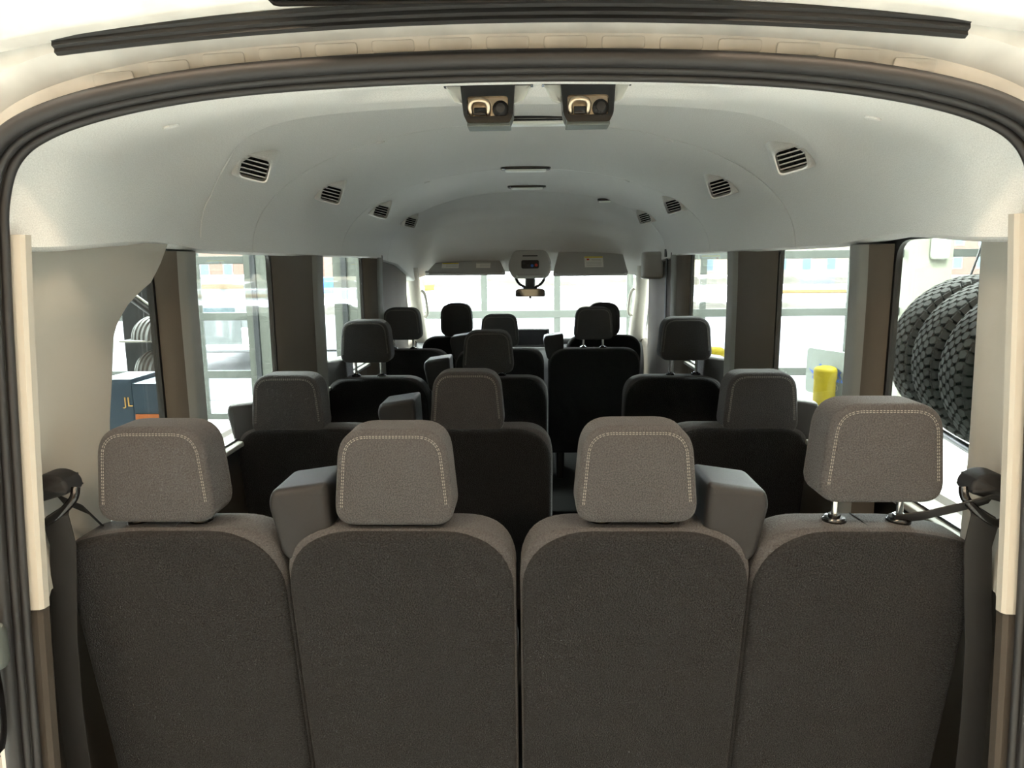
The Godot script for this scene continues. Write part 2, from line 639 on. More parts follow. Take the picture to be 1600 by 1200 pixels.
func build_ceiling() -> void:
	var c := struct("ceiling", "pale grey cloth headliner of the van in moulded sections")
	var cuts := [0.0, -1.165, -2.24, -3.30, -4.36]
	for i in 4:
		var rows := []
		var z0: float = cuts[i]
		var z1: float = cuts[i + 1]
		var n := int((z0 - z1) / (0.0125 if i == 0 else 0.03))
		for k in n + 1:
			var z := lerpf(z0 - 0.003, z1 + 0.003, float(k) / n)
			var r := PackedVector3Array()
			for s in HN + 1:
				r.append(head_pt(z, float(s) / HN))
			rows.append(r)
		# edges turn up into the joint
		for e in [0, rows.size() - 1]:
			if (i == 0 and e == 0) or (i == 3 and e > 0):
				continue
			for d in [0.004, 0.018]:
				var q := PackedVector3Array()
				var src: PackedVector3Array = rows[0] if e == 0 else rows[rows.size() - 1]
				for s in HN + 1:
					var p := src[s]
					q.append(Vector3(p.x * (1.0 + d * 0.6), p.y + d, p.z + (0.0015 if e == 0 else -0.0015) * (1.0 if d < 0.01 else 0.0)))
				if e == 0:
					rows.push_front(q)
				else:
					rows.append(q)
		# lower edges turn outwards to the wall
		for r in rows:
			var a: Vector3 = r[0]
			var b: Vector3 = r[r.size() - 1]
			r.insert(0, Vector3(a.x - 0.012, a.y - 0.008, a.z))
			r.insert(0, Vector3(a.x - 0.07, a.y - 0.004, a.z))
			r.append(Vector3(b.x + 0.012, b.y - 0.008, b.z))
			r.append(Vector3(b.x + 0.07, b.y - 0.004, b.z))
		part("headliner_panel", finish(t_sheet(rows), 50, Vector3(0, 1.6, (z0 + z1) / 2)), M.headliner, c)
	# joint of the rear corner moulding on the left
	var jl := PackedVector3Array()
	for k in 25:
		var t := lerpf(0.02, 0.235, k / 24.0)
		var z := keyed([[-0.0, -0.80], [-0.10, -0.775], [-0.235, -0.60]], -t)
		jl.append(head_pt(z, t) + head_normal(z, t) * 0.0005)
	part("joint_welt", finish(t_tube(jl, 0.0028, 6), 60), M.headliner, c)
	# fixing plugs pressed into the headliner
	for q in [[-0.20, 0.17], [-0.20, 0.84], [-1.19, 0.335], [-1.19, 0.675], [-2.27, 0.33], [-2.27, 0.68]]:
		var p := head_pt(q[0], q[1])
		var nn := head_normal(q[0], q[1])
		var o := part("fixing_plug", finish(t_lathe([[0.0, -0.004], [0.014, -0.004], [0.014, 0.003], [0.010, 0.005], [0.0, 0.005]], 14)), M.headliner, c, p)
		o.basis = Basis(Quaternion(Vector3.UP, nn))

	# the van's outer roof skin
	var rows := []
	var zz := [0.07, 0.06, 0.0, -0.5, -1.0, -2.0, -3.0, -3.6, -3.95, -4.15, -4.36]
	for k in zz.size():
		var r := PackedVector3Array()
		for s in 61:
			var t := float(s) / 60
			var p := main_pt(minf(zz[k], -0.4), t)
			r.append(Vector3(p.x * 1.16, p.y + 0.055 + 0.01 * sin(PI * t), zz[k]))
		rows.append(r)
	var roof := struct("roof", "white painted roof of the van")
	part("roof_skin", finish(t_sheet(rows), 50, Vector3(0, 6, -2)), M.white_paint, roof)

func ring_rows(path: PackedVector2Array, prof: Array) -> Array:
	# prof: (outward, z) pairs; outward from the opening's edge
	var rows := []
	for q in prof:
		var r := PackedVector3Array()
		for i in path.size():
			var a := path[maxi(i - 1, 0)]
			var b := path[mini(i + 1, path.size() - 1)]
			var d := (b - a).normalized()
			var n := Vector2(-d.y, d.x)
			r.append(Vector3(path[i].x + n.x * q[0], path[i].y + n.y * q[0], q[1]))
		rows.append(r)
	return rows

func build_rear_frame() -> void:
	var path := open_path()
	var seal := struct("trim_1", "black rubber weatherstrip round the rear opening")
	# main bulb, thin lip and the clip edge: three beads side by side
	for b in [["seal_bulb", 0.0175, 0.032, 0.0125], ["seal_bead", 0.0065, 0.017, 0.0070], ["seal_lip", -0.001, 0.004, 0.0070]]:
		var prof := []
		for k in 13:
			var g := TAU * k / 12
			prof.append([b[1] + b[3] * cos(g), b[2] + b[3] * sin(g)])
		part(b[0], finish(t_sheet(ring_rows(path, prof)), 60), M.rubber, seal)
	# painted body jamb outside the seal
	var jamb := struct("trim_2", "white painted door jamb round the rear opening")
	var inner := PackedVector2Array()
	for p in path:
		inner.append(p)
	var prof := [[0.004, 0.0], [0.030, 0.006], [0.056, 0.012], [0.064, 0.022], [0.082, 0.050], [0.10, 0.056], [0.20, 0.054]]
	var rows := ring_rows(inner, prof)
	part("jamb", finish(t_sheet(rows), 35, Vector3(0, 1.6, 2.0)), M.white_paint, jamb)
	# raised weld pads on the jamb's upper face
	var k := 0
	for x in range(-7, 8):
		var px := x * 0.083
		var y := 0.0
		for i in path.size() - 1:
			if path[i].x <= px and path[i + 1].x >= px and path[i].y > 2.0:
				y = lerpf(path[i].y, path[i + 1].y, (px - path[i].x) / maxf(path[i + 1].x - path[i].x, 1e-6))
		if y == 0.0:
			continue
		var pad := pillow(rrect(0.062, 0.017, 0.005, 3), 0.0, 0.0022, 0.0001, 0.002, 0, 0, -1, 1, 2)
		var o := part("weld_pad", finish(pad), M.white_paint, jamb)
		var slope := 0.10 * -px
		o.transform = Transform3D(Basis.from_euler(Vector3(deg_to_rad(13), 0, slope)), Vector3(px, y + 0.0445, 0.0095))
	# rubber drip strip under the roof edge
	var strip := struct("trim_3", "black rubber strip under the roof edge")
	var sp := PackedVector2Array()
	for i in 41:
		var x := lerpf(-0.63, 0.62, i / 40.0)
		sp.append(Vector2(x, 2.437 - 0.032 * pow(absf(x) / 0.63, 2.0)))
	part("drip_strip", finish(t_slab(ring_rows(sp, [[-0.014, 0.062], [-0.011, 0.068], [-0.006, 0.066], [-0.003, 0.071], [0.003, 0.069], [0.006, 0.074], [0.012, 0.072], [0.014, 0.062]]), Vector3(0, 0.002, -0.008)), 25), M.rubber, strip)
	# roof edge over the strip with the brake lamp housing
	var lip := []
	for q in [[0.018, 0.055], [0.022, 0.080], [0.032, 0.088], [0.060, 0.090], [0.11, 0.085], [0.15, 0.06]]:
		var r := PackedVector3Array()
		for i in 61:
			var x := lerpf(-0.98, 0.98, i / 60.0)
			r.append(Vector3(x, 2.435 - 0.045 * pow(absf(x) / 0.63, 2.0) * (1.0 if absf(x) < 0.7 else 1.0) + q[0], q[1] + 0.01))
		lip.append(r)
	part("roof_edge", finish(t_sheet(lip), 50, Vector3(0, 2.0, 2.0)), M.white_paint, strip)
	var lamp := thing("brake_lamp", "black high-mounted brake lamp housing at the roof edge", "lamp", Vector3(0.009, 2.461, 0.125))
	part("housing", finish(t_box(Vector3.ZERO, Vector3(0.63, 0.06, 0.04), 0.012)), M.gloss_black, lamp)

# hinge of the opened rear door, low on the left jamb
func build_hinge() -> void:
	var o := thing("door_hinge", "grey metal door hinge with black link on the left jamb", "hinge", Vector3(-0.838, 1.30, 0.072))
	part("knuckle", finish(t_lathe([[0, 0.165], [0.020, 0.165], [0.024, 0.172], [0.024, 0.225], [0.020, 0.232], [0, 0.232]], 18), 40), M.truck_grey, o)
	part("leaf", finish(t_box(Vector3(-0.03, 0.198, -0.006), Vector3(0.06, 0.075, 0.012), 0.005), 40), M.truck_grey, o)
	part("link", finish(t_tube(curve([Vector3(-0.012, 0.165, 0.0), Vector3(-0.006, 0.12, 0.004), Vector3(-0.008, 0.06, 0.004), Vector3(-0.02, 0.02, 0.0)], 5), 0.017, 10), 60), M.gloss_black, o)
	part("bolt", finish(moved(t_lathe([[0, 0], [0.009, 0], [0.009, 0.006], [0, 0.008]], 6), Transform3D(Basis(Vector3(1, 0, 0), PI / 2), Vector3(-0.018, 0.005, 0.0))), 30), M.chrome, o)

const GX := 0.905   # plane of the side glass
const WIN := [[-0.24, -0.655], [-0.80, -1.465], [-1.96, -2.86]]
const WY0 := 1.55
const WY1 := 2.15

func build_walls() -> void:
	for s in [-1, 1]:
		var sd := "left" if s < 0 else "right"
		var w := struct("wall_" + sd, "side wall of the van on the " + sd)
		var t := PackedVector3Array()
		var z1 := -4.25
		t.append_array(t_box(Vector3(s * 0.975, (VF + WY0) / 2, (z1 + 0.02) / 2), Vector3(0.05, WY0 - VF, 0.02 - z1)))
		part("side_panel", finish(t, 30), M.trim_dark, w)
		part("upper_rail", finish(t_box(Vector3(s * 0.955, WY1 + 0.11, (z1 + 0.02) / 2), Vector3(0.07, 0.22, 0.02 - z1)), 30), M.trim_taupe, w)
		var ends := [0.02]
		for q in WIN:
			ends.append(q[0]); ends.append(q[1])
		ends.append(-3.95)
		for i in range(0, ends.size(), 2):
			var a: float = ends[i]
			var b: float = ends[i + 1]
			part("post", finish(t_box(Vector3(s * 0.917, (WY0 + WY1) / 2, (a + b) / 2), Vector3(0.014, WY1 - WY0, a - b)), 30), M.gasket, w)
		part("sill", finish(t_box(Vector3(s * 0.925, WY0 - 0.008, -1.55), Vector3(0.09, 0.016, 2.62), 0.006)), M.trim_rib, w)
		# ribs and covers of the pillars between the windows
		var pil := [[-0.655, -0.692, -0.775], [-1.465, -1.80, -1.915], [-2.86, -3.02, -3.10]]
		for i in 3:
			var p: Array = pil[i]
			var wide := 0.845
			var cover := [Vector2(p[0], GX - 0.002), Vector2(lerpf(p[0], p[1], 0.10), GX - 0.022), Vector2(lerpf(p[0], p[1], 0.35), lerpf(GX - 0.022, wide, 0.5)), Vector2(p[1] + 0.012, wide + 0.012)]
			var rib := [Vector2(p[1] + 0.012, wide + 0.012), Vector2(p[1], wide), Vector2(p[1] - 0.012, wide - 0.004), Vector2(p[2] + 0.03, wide - 0.004), Vector2(p[2] + 0.008, wide + 0.006), Vector2(p[2], wide + 0.02), Vector2(p[2] + 0.004, GX + 0.01)]
			if i == 2:
				rib = [Vector2(p[1] + 0.012, wide + 0.012), Vector2(p[1], wide), Vector2(p[2], wide)]
			for q in [["pillar_cover", cover, M.trim_taupe], ["pillar_rib", rib, M.trim_rib]]:
				var rows := []
				for k in 13:
					var y := lerpf(WY0 - 0.6, YB - 0.004, k / 12.0)
					var flare := 0.012 * sstep(WY1 - 0.16, WY1, y)
					var r := PackedVector3Array()
					for v in q[1]:
						var deep: float = (GX - v.y) / 0.06
						r.append(Vector3(s * (v.y - flare * 0.4 * deep), y, v.x + flare * 0.0))
					rows.append(r)
				part(q[0], finish(t_sheet(rows), 50, Vector3(0, 1.9, lerpf(p[0], p[2], 0.5) + (0.3 if q[0] == "pillar_cover" else 0.0))), q[2], w)
		# B pillar up to the front doors
		var rows2 := []
		var bz := [[-3.10, 0.845, 0], [-3.16, 0.85, 0], [-3.17, 0.862, 0], [-3.60, 0.875, 0], [-3.66, 0.868, 0], [-4.00, 0.862, 0], [-4.05, 0.88, 0], [-4.055, 0.93, 0]]
		for k in 9:
			var y := lerpf(WY0 - 0.6, 2.15, k / 8.0)
			var r := PackedVector3Array()
			for v in bz:
				r.append(Vector3(s * v[1], y, v[0]))
			rows2.append(r)
		part("front_pillar_cover", finish(t_sheet(rows2), 40, Vector3(0, 1.8, -3.2)), M.trim_taupe, w)

	# windows
	var n := 1
	for s in [-1, 1]:
		for i in 3:
			var q: Array = WIN[i]
			var wlen: float = q[0] - q[1]
			var o := struct("window_%d" % n, "%s side window of the van, %s" % ["left" if s < 0 else "right", ["nearest the rear", "in the middle", "nearest the front"][i]], Vector3(s * (GX + 0.006), (WY0 + WY1) / 2, (q[0] + q[1]) / 2), PI / 2)
			n += 1
			part("pane", finish(pillow(rrect(wlen + 0.01, WY1 - WY0 + 0.01, 0.05, 5), -0.002, 0.002, 0.0005, 0.0005, 0, 0, -1, 1, 1)), M.tinted_glass, o)
			var outer := rrect(wlen + 0.02, WY1 - WY0 + 0.02, 0.002, 6)
			var inn := rrect(wlen - 0.012, WY1 - WY0 - 0.012, 0.055, 6)
			part("gasket", finish(t_frame(outer, inn, -0.006, 0.006), 40), M.gasket, o)

func build_d_trim() -> void:
	# trim panels at the rear corners
	for s in [-1, 1]:
		var w := struct("trim_%d" % (4 if s < 0 else 5), "cream plastic corner trim on the %s of the rear opening" % ["left" if s < 0 else "right"])
		var rows := []
		for k in 30:
			var y := lerpf(1.525, 2.165 if s > 0 else 2.150, k / 29.0)
			var x := open_x(y)
			var r := PackedVector3Array()
			# rear flange, then the inner face towards the window
			var zt := keyed([[-1.47, -0.210], [-1.76, -0.212], [-1.93, -0.222], [-2.165, -0.238]], -y)
			if s < 0:
				zt = keyed([[-1.475, -0.285], [-1.60, -0.295], [-1.784, -0.325], [-1.861, -0.346], [-1.964, -0.372], [-2.005, -0.388], [-2.029, -0.408], [-2.066, -0.501], [-2.11, -0.55], [-2.152, -0.587], [-2.17, -0.60]], -y)
			var ex := 0.846
			var bulge := 0.024 * sstep(1.955, 2.035, y)  if s < 0 else 0.0
			r.append(Vector3(x + 0.010, y, -0.012))
			r.append(Vector3(x + 0.002, y, -0.004))
			r.append(Vector3(x - 0.004, y, -0.002))
			r.append(Vector3(x - 0.020, y, -0.003))
			r.append(Vector3(x - 0.025, y, -0.008))
			r.append(Vector3(x - 0.026, y, -0.020))
			var kx := 0.838
			r.append(Vector3(lerpf(x - 0.026, kx, 0.5), y, -0.045))
			r.append(Vector3(kx, y, -0.08))
			r.append(Vector3(kx + 0.004 - bulge * 0.5, y, -0.14))
			r.append(Vector3(ex - 0.008 - bulge, y, -0.175))
			r.append(Vector3(ex - 0.006 - bulge, y, zt + 0.02))
			r.append(Vector3(ex - bulge * 0.9, y, zt + 0.005))
			r.append(Vector3(ex + 0.010 - bulge * 0.5, y, zt - 0.001))
			r.append(Vector3(GX + 0.002, y, zt - 0.006))
			var q := PackedVector3Array()
			for p in r:
				q.append(Vector3(p.x * s, p.y, p.z))
			rows.append(q)
		part("corner_panel", finish(t_sheet(rows), 35, Vector3(0, 1.8, 0.4)), M.trim_light, w)
		# lower panel, set back under it
		rows = []
		for k in 12:
			var y := lerpf(0.74, 1.528, k / 11.0)
			var x := open_x(y)
			var q := PackedVector3Array()
			for p in [[x + 0.010, -0.012], [x + 0.002, -0.008], [x - 0.012, -0.008], [x - 0.018, -0.014], [x - 0.018, -0.03], [x + 0.01, -0.06], [x + 0.05, -0.12], [0.94, -0.24], [0.945, -0.55]]:
				q.append(Vector3(p[0] * s, y, p[1]))
			rows.append(q)
		part("lower_panel", finish(t_sheet(rows), 35, Vector3(0, 1.2, 0.4)), M.trim_dark, w)

func build_floor() -> void:
	var f := struct("floor", "dark carpeted floor of the van")
	part("carpet", finish(t_box(Vector3(0, VF - 0.04, -2.55), Vector3(1.95, 0.08, 5.1)), 30), M.carpet, f)
	# underbody, so that the van stands on the ground
	part("underbody", finish(t_box(Vector3(0, 0.34, -2.55), Vector3(1.5, 0.6, 4.6), 0.02), 30), M.gasket, f)
	for x in [-0.85, 0.85]:
		for z in [-0.95, -4.5]:
			part("wheel", finish(moved(t_lathe([[0, -0.1], [0.30, -0.1], [0.34, -0.07], [0.34, 0.07], [0.30, 0.1], [0, 0.1]], 20), Transform3D(Basis(Vector3(0, 0, 1), PI / 2), Vector3(x, 0.34, z))), 40), M.tyre, f)

# ------------------------------------------------------------------ seats
var meshes := {}
var BH := 0.872     # height of the seat back above the van floor
const LEAN := 0.17

func lean(t: PackedVector3Array) -> PackedVector3Array:
	var o := PackedVector3Array()
	for p in t:
		o.append(Vector3(p.x, p.y, p.z - (BH - p.y) * LEAN))
	return o

func back_outline(hw: float, rl: float, rr: float) -> PackedVector2Array:
	var b := 0.20
	var pts := [Vector2(-hw, b), Vector2(hw, b)]
	var rad := [0.03, 0.03]
	if rr < 0.07:
		pts.append_array([Vector2(hw, BH - 0.028), Vector2(hw * 0.45, BH)]); rad.append_array([rr, 0.05])
	else:
		pts.append(Vector2(hw, BH)); rad.append(rr)
	if rl < 0.07:
		pts.append_array([Vector2(-hw * 0.45, BH), Vector2(-hw, BH - 0.028)]); rad.append_array([0.05, rl])
	else:
		pts.append(Vector2(-hw, BH)); rad.append(rl)
	return spread(round_poly(pts, rad, 10), 0.022)

var wr: FastNoiseLite

func wrinkle(x: float, y: float, s: float, sd: int) -> float:
	var e := sstep(1.0, 0.80, s)
	var d := 0.0034 * wr.get_noise_3d(x * 330.0, y * 420.0, sd * 37.0) + 0.0011 * wr.get_noise_3d(x * 900.0 + y * 500.0, y * 700.0, sd * 11.0)
	var top := sstep(0.62, 0.86, y)
	d += 0.0065 * top * wr.get_noise_3d(x * 420.0 + (y - 0.8) * x * 3000.0, y * 160.0, sd * 7.0)
	return d * e

func backrest_mesh(hw: float, rl: float, rr: float, sd: int) -> Array:
	var key := "back %.3f %.3f %.3f %d %.3f" % [hw, rl, rr, sd, BH]
	if meshes.has(key):
		return meshes[key]
	var ol := back_outline(hw, rl, rr)
	# body: soft roll round the shoulders; it bulges a little over the cover at the sides
	var body := pillow(ol, -0.135, -0.008, 0.045, 0.022, 0.012, 0.0, -1, 3, 5)
	var cov := inset(back_outline(hw, rl + 0.028 if rl > 0.07 else rl, rr + 0.028 if rr > 0.07 else rr), 0.004)
	var cover := pillow(cov, -0.030, 0.0, 0.004, 0.014, 0.0, 0.006, sd, 24, 3)
	meshes[key] = [finish(lean(body), 50), finish(lean(cover), 50)]
	return meshes[key]

func head_outline(k: float) -> PackedVector2Array:
	return spread(round_poly([Vector2(-0.119 * k, 0), Vector2(0.119 * k, 0), Vector2(0.102 * k, 0.192), Vector2(-0.102 * k, 0.192)], [0.045, 0.045, 0.058, 0.058], 10), 0.012)

func head_meshes(front: bool) -> Array:
	var key := "head%s" % front
	if meshes.has(key):
		return meshes[key]
	var ol := head_outline(1.0)
	if front:
		ol = spread(round_poly([Vector2(-0.114, 0), Vector2(0.114, 0), Vector2(0.108, 0.235), Vector2(-0.108, 0.235)], [0.07, 0.07, 0.09, 0.09], 10), 0.012)
	var shell := pillow(ol, -0.115, 0.0, 0.034, 0.012, 0.010, 0.007, -1, 6, 5)
	var seam := inset(ol, 0.019)
	var th := PackedVector3Array()
	var flat := PackedVector3Array()
	for row in [0.0125, 0.0158]:
		var s2 := spread(inset(ol, row), 0.0062)
		for i in s2.size():
			var p := s2[i]
			var q := s2[(i + 1) % s2.size()]
			if p.y < 0.040:
				continue
			var a := Vector3(p.x, p.y, 0.0004)
			var d := Vector3(q.x, q.y, 0.0004) - a
			th.append_array(t_tube(PackedVector3Array([a + d * 0.12, a + d * 0.5 + Vector3(0, 0, 0.0009), a + d * 0.72]), 0.0008, 4))
	meshes[key] = [finish(shell, 50), finish(th, 60), ol]
	return meshes[key]

func housing_mesh() -> ArrayMesh:
	if not meshes.has("housing"):
		var ol := round_poly([Vector2(-0.062, 0.035), Vector2(-0.052, 0.062), Vector2(0.058, 0.078), Vector2(0.064, -0.05), Vector2(-0.020, -0.088), Vector2(-0.040, -0.07)], [0.016, 0.012, 0.012, 0.01, 0.012, 0.012], 5)
		meshes["housing"] = finish(pillow(spread(ol, 0.02), -0.15, 0.0, 0.02, 0.016, 0.004, 0.004, -1, 3, 5), 55)
	return meshes["housing"]

# x: middle of the seat; hw: half width; hx: middle of the headrest; up: how far the headrest is pulled out; hs: side of the belt guide (-1, 0, 1)
func seat(label: String, group: String, x: float, hw: float, hx: float, z: float, up: float, hs: int, rl := 0.10, rr := 0.10, sd := 0, front := false, k := 1.0) -> Node3D:
	var o := thing("van_seat", label, "seat", Vector3(x, VF, z), 0.0, group)
	var bm := backrest_mesh(hw, rl, rr, sd)
	var b := part("backrest", bm[0], M.seat_fabric, o)
	part("back_cover", bm[1], M.back_fabric, b)
	# seam across the top of the back
	part("top_seam", finish(t_tube(PackedVector3Array([Vector3(0.006, BH - 0.001, -0.03), Vector3(0.004, BH + 0.0012, -0.06), Vector3(0, BH + 0.001, -0.10)]), 0.0012, 5)), M.gasket, b)
	var hm := head_meshes(front)
	var h := part("headrest", hm[0], M.seat_fabric, o, Vector3(hx - x, BH + 0.013 * k + up, -0.012))
	h.scale = Vector3.ONE * k
	part("stitching", hm[1], M.thread, h)
	if not meshes.has("post"):
		meshes["post"] = finish(t_lathe([[0, -0.02], [0.006, -0.02], [0.006, 0.10], [0, 0.10]], 12), 40)
		meshes["sleeve"] = finish(t_lathe([[0, -0.006], [0.019, -0.006], [0.021, 0.0], [0.021, 0.005], [0.018, 0.009], [0.011, 0.010], [0.011, 0.014], [0.0, 0.014]], 18), 40)
	for sx in [-0.058, 0.058]:
		part("post", meshes["post"], M.chrome, o, Vector3(hx - x + sx, BH + 0.0 + up - 0.055, -0.062))
		part("sleeve", meshes["sleeve"], M.gloss_black, o, Vector3(hx - x + sx, BH - 0.001, -0.062))
	if hs != 0:
		var g := part("belt_guide", housing_mesh(), M.black_plastic, o, Vector3(hs * (hw - 0.032 * k), BH + 0.012 * k, -0.024))
		g.scale = Vector3.ONE * k
		if hs > 0:
			g.rotation.z = 0.0
			g.mesh = mirrored_housing()
	# cushion and frame
	if not meshes.has("cushion%.3f" % hw):
		meshes["cushion%.3f" % hw] = finish(moved(pillow(rrect(hw * 1.92, 0.46, 0.06, 5), -0.07, 0.07, 0.03, 0.03, 0, 0.01, -1, 2, 3), Transform3D(Basis(Vector3(1, 0, 0), -PI / 2), Vector3(0, 0.36, -0.42))), 50)
		meshes["frame%.3f" % hw] = finish(t_box(Vector3(0, 0.265, -0.40), Vector3(hw * 1.7, 0.05, 0.40), 0.01), 40)
	part("cushion", meshes["cushion%.3f" % hw], M.seat_fabric, o)
	part("frame", meshes["frame%.3f" % hw], M.gasket, o)
	if not meshes.has("leg"):
		meshes["leg"] = finish(t_box(Vector3(0, 0.12, 0), Vector3(0.05, 0.24, 0.34), 0.01), 40)
	for sx in [-1, 1]:
		part("leg", meshes["leg"], M.gasket, o, Vector3(sx * hw * 0.7, 0.0, -0.40))
	return o

func mirrored_housing() -> ArrayMesh:
	if not meshes.has("housing_mirrored"):
		var a: Array = housing_mesh().surface_get_arrays(0)
		var v: PackedVector3Array = a[Mesh.ARRAY_VERTEX]
		var t := PackedVector3Array()
		for p in v:
			t.append(Vector3(-p.x, p.y, p.z))
		meshes["housing_mirrored"] = finish(t, 55)
	return meshes["housing_mirrored"]

func build_seats() -> void:
	wr = noise(0.03, 2, FastNoiseLite.TYPE_SIMPLEX_SMOOTH, 41)
	var g := "seats of the last row"
	BH = 0.912
	seat("charcoal cloth van seat at the left end of the last row", g, -0.6244, 0.2038, -0.6428, -0.085, 0.0000, 0, 0.046, 0.101, 1, false, 0.922)
	seat("charcoal cloth van seat of the last row, second from left", g, -0.2086, 0.2102, -0.2132, -0.085, -0.0055, -1, 0.101, 0.101, 2, false, 0.922)
	seat("charcoal cloth van seat of the last row, second from right", g, 0.2174, 0.2084, 0.2156, -0.085, 0.0000, 1, 0.101, 0.101, 3, false, 0.922)
	seat("charcoal van seat at the right end of the last row, headrest raised on chrome posts", g, 0.6249, 0.1992, 0.6388, -0.085, 0.0369, 0, 0.101, 0.046, 4, false, 0.922)
	BH = 0.872
	g = "seats of the second row from the rear"
	seat("dark cloth van seat by the left window, one row ahead of the last", g, -0.672, 0.238, -0.738, -1.05, -0.035, -1, 0.08, 0.11, 5)
	seat("dark cloth van seat left of the aisle, one row ahead of the last", g, -0.165, 0.262, -0.171, -1.05, -0.028, -1, 0.10, 0.10, 6)
	seat("dark cloth van seat by the right window, one row ahead of the last", g, 0.672, 0.225, 0.740, -1.05, -0.035, 1, 0.10, 0.08, 7)
	g = "seats of the middle row"
	seat("black-looking van seat by the left window in the middle row, headrest raised", g, -0.672, 0.232, -0.716, -2.04, 0.055, -1, 0.09, 0.11, 5)
	seat("black-looking van seat left of the aisle in the middle row", g, -0.162, 0.268, -0.165, -2.04, 0.005, -1, 0.10, 0.10, 6)
	seat("black-looking van seat by the right window in the middle row, headrest raised", g, 0.672, 0.222, 0.717, -2.04, 0.058, 1, 0.10, 0.09, 7)
	g = "seats of the row behind the front seats"
	seat("black-looking van seat by the left wall, in the row behind the driver", g, -0.690, 0.225, -0.743, -3.09, 0.045, 0, 0.09, 0.11, 5)
	seat("black-looking van seat in the middle, in the row behind the driver", g, -0.162, 0.268, -0.160, -3.09, 0.0, -1, 0.10, 0.10, 6)
	seat("black-looking van seat right of the aisle, in the row behind the front seats, headrest raised", g, 0.405, 0.275, 0.400, -3.09, 0.040, -1, 0.10, 0.10, 7)
	g = "front seats"
	seat("driver's seat with tall rounded headrest before the windscreen", g, -0.495, 0.255, -0.498, -3.86, -0.015, 0, 0.12, 0.12, 5, true)
	seat("front passenger's seat with tall rounded headrest, right of the dashboard screen", g, 0.540, 0.262, 0.537, -3.86, -0.02, 0, 0.12, 0.12, 6, true)

# ------------------------------------------------------------------ fittings inside the van
func build_vents() -> void:
	var names := ["nearest the rear door", "second from the rear door", "third from the rear door", "farthest from the rear door"]
	var zs := [[-0.813, -1.523, -2.379, -3.20], [-0.785, -1.462, -2.278, -3.10]]
	var fr := finish(t_rings([up3(rrect(0.078, 0.066, 0.016, 5), -0.006), up3(rrect(0.078, 0.066, 0.016, 5), 0.005), up3(rrect(0.074, 0.062, 0.015, 5), 0.007), up3(rrect(0.068, 0.056, 0.013, 5), 0.006), up3(rrect(0.066, 0.054, 0.012, 5), -0.006), up3(rrect(0.078, 0.066, 0.016, 5), -0.006)]), 40)
	var pod := finish(t_rings([up3(rrect(0.15, 0.12, 0.03, 5), -0.095), up3(rrect(0.100, 0.085, 0.02, 5), -0.025), up3(rrect(0.085, 0.073, 0.018, 5), -0.001), up3(rrect(0.078, 0.066, 0.016, 5), 0.001), up3(rrect(0.070, 0.058, 0.013, 5), -0.02)]), 60)
	var cup := finish(moved(pillow(rrect(0.069, 0.057, 0.012, 4), -0.03, -0.014, 0.002, 0.002, 0, 0, -1, 1, 1), Transform3D()), 40)
	var slat := finish(t_box(Vector3.ZERO, Vector3(0.064, 0.0026, 0.008), 0.0010), 40)
	var post := finish(t_box(Vector3.ZERO, Vector3(0.004, 0.05, 0.006), 0.001), 40)
	for s in 2:
		for i in 4:
			var z: float = zs[s][i]
			# find where the headliner reaches x = 0.70
			var t := 0.0
			var best := 9.0
			for k in 200:
				var q := (k / 200.0) * 0.5
				var d := absf(absf(head_pt(z, q).x) - 0.70)
				if d < best:
					best = d
					t = q
			if s == 1:
				t = 1.0 - t
			var p := head_pt(z, t)
			var n := (head_normal(z, t) * 0.75 + Vector3(0, 0.22, 0.75)).normalized()
			var o := thing("air_vent", "chrome-rimmed air vent in the %s of the headliner, %s" % ["left" if s == 0 else "right", names[i]], "vent", p + n * 0.046, 0.0, "headliner air vents")
			var ya := (Vector3(0.25 if s == 0 else -0.25, 1, 0) - n * Vector3(0.25 if s == 0 else -0.25, 1, 0).dot(n)).normalized()
			o.basis = Basis(ya.cross(n).normalized(), ya, n)
			part("pod", pod, M.headliner, o)
			part("rim", fr, M.satin_silver, o)
			part("cup", cup, M.gloss_black, o)
			for k in 4:
				var sl := part("slat", slat, M.satin_silver, o, Vector3(0, 0.0165 - k * 0.0118, -0.002))
				sl.rotation.x = -0.5
			part("divider", post, M.gloss_black, o, Vector3(0, 0, -0.009))

func build_roof_lamps() -> void:
	for q in [[0.05, -1.10, 0.225, "nearest the rear door"], [0.005, -2.19, 0.225, "in the middle of the van"], [0.008, -2.97, 0.215, "behind the front seats"], [0.46, -3.20, 0.085, "small one on the right, towards the front"]]:
		var t: float = 0.5 + q[0] * 0.45
		for k in 400:
			if absf(head_pt(q[1], k / 400.0).x - q[0]) < 0.004:
				t = k / 400.0
		var p := head_pt(q[1], t)
		var o := thing("ceiling_lamp", "flat strip lamp on the headliner, " + q[3], "lamp", p + Vector3(0, -0.004, 0), 0.0, "ceiling lamps of the van")
		part("bezel", finish(moved(pillow(rrect(q[2], 0.075, 0.03, 6), -0.006, 0.008, 0.002, 0.006, 0, 0, -1, 1, 3), Transform3D(Basis(Vector3(1, 0, 0), PI / 2), Vector3.ZERO)), 45), M.gloss_black, o)
		part("lens", finish(moved(pillow(rrect(q[2] * 0.82, 0.05, 0.02, 6), 0.0, 0.016, 0.001, 0.006, 0, 0.002, -1, 2, 3), Transform3D(Basis(Vector3(1, 0, 0), PI / 2), Vector3.ZERO)), 45), M.lens, o)

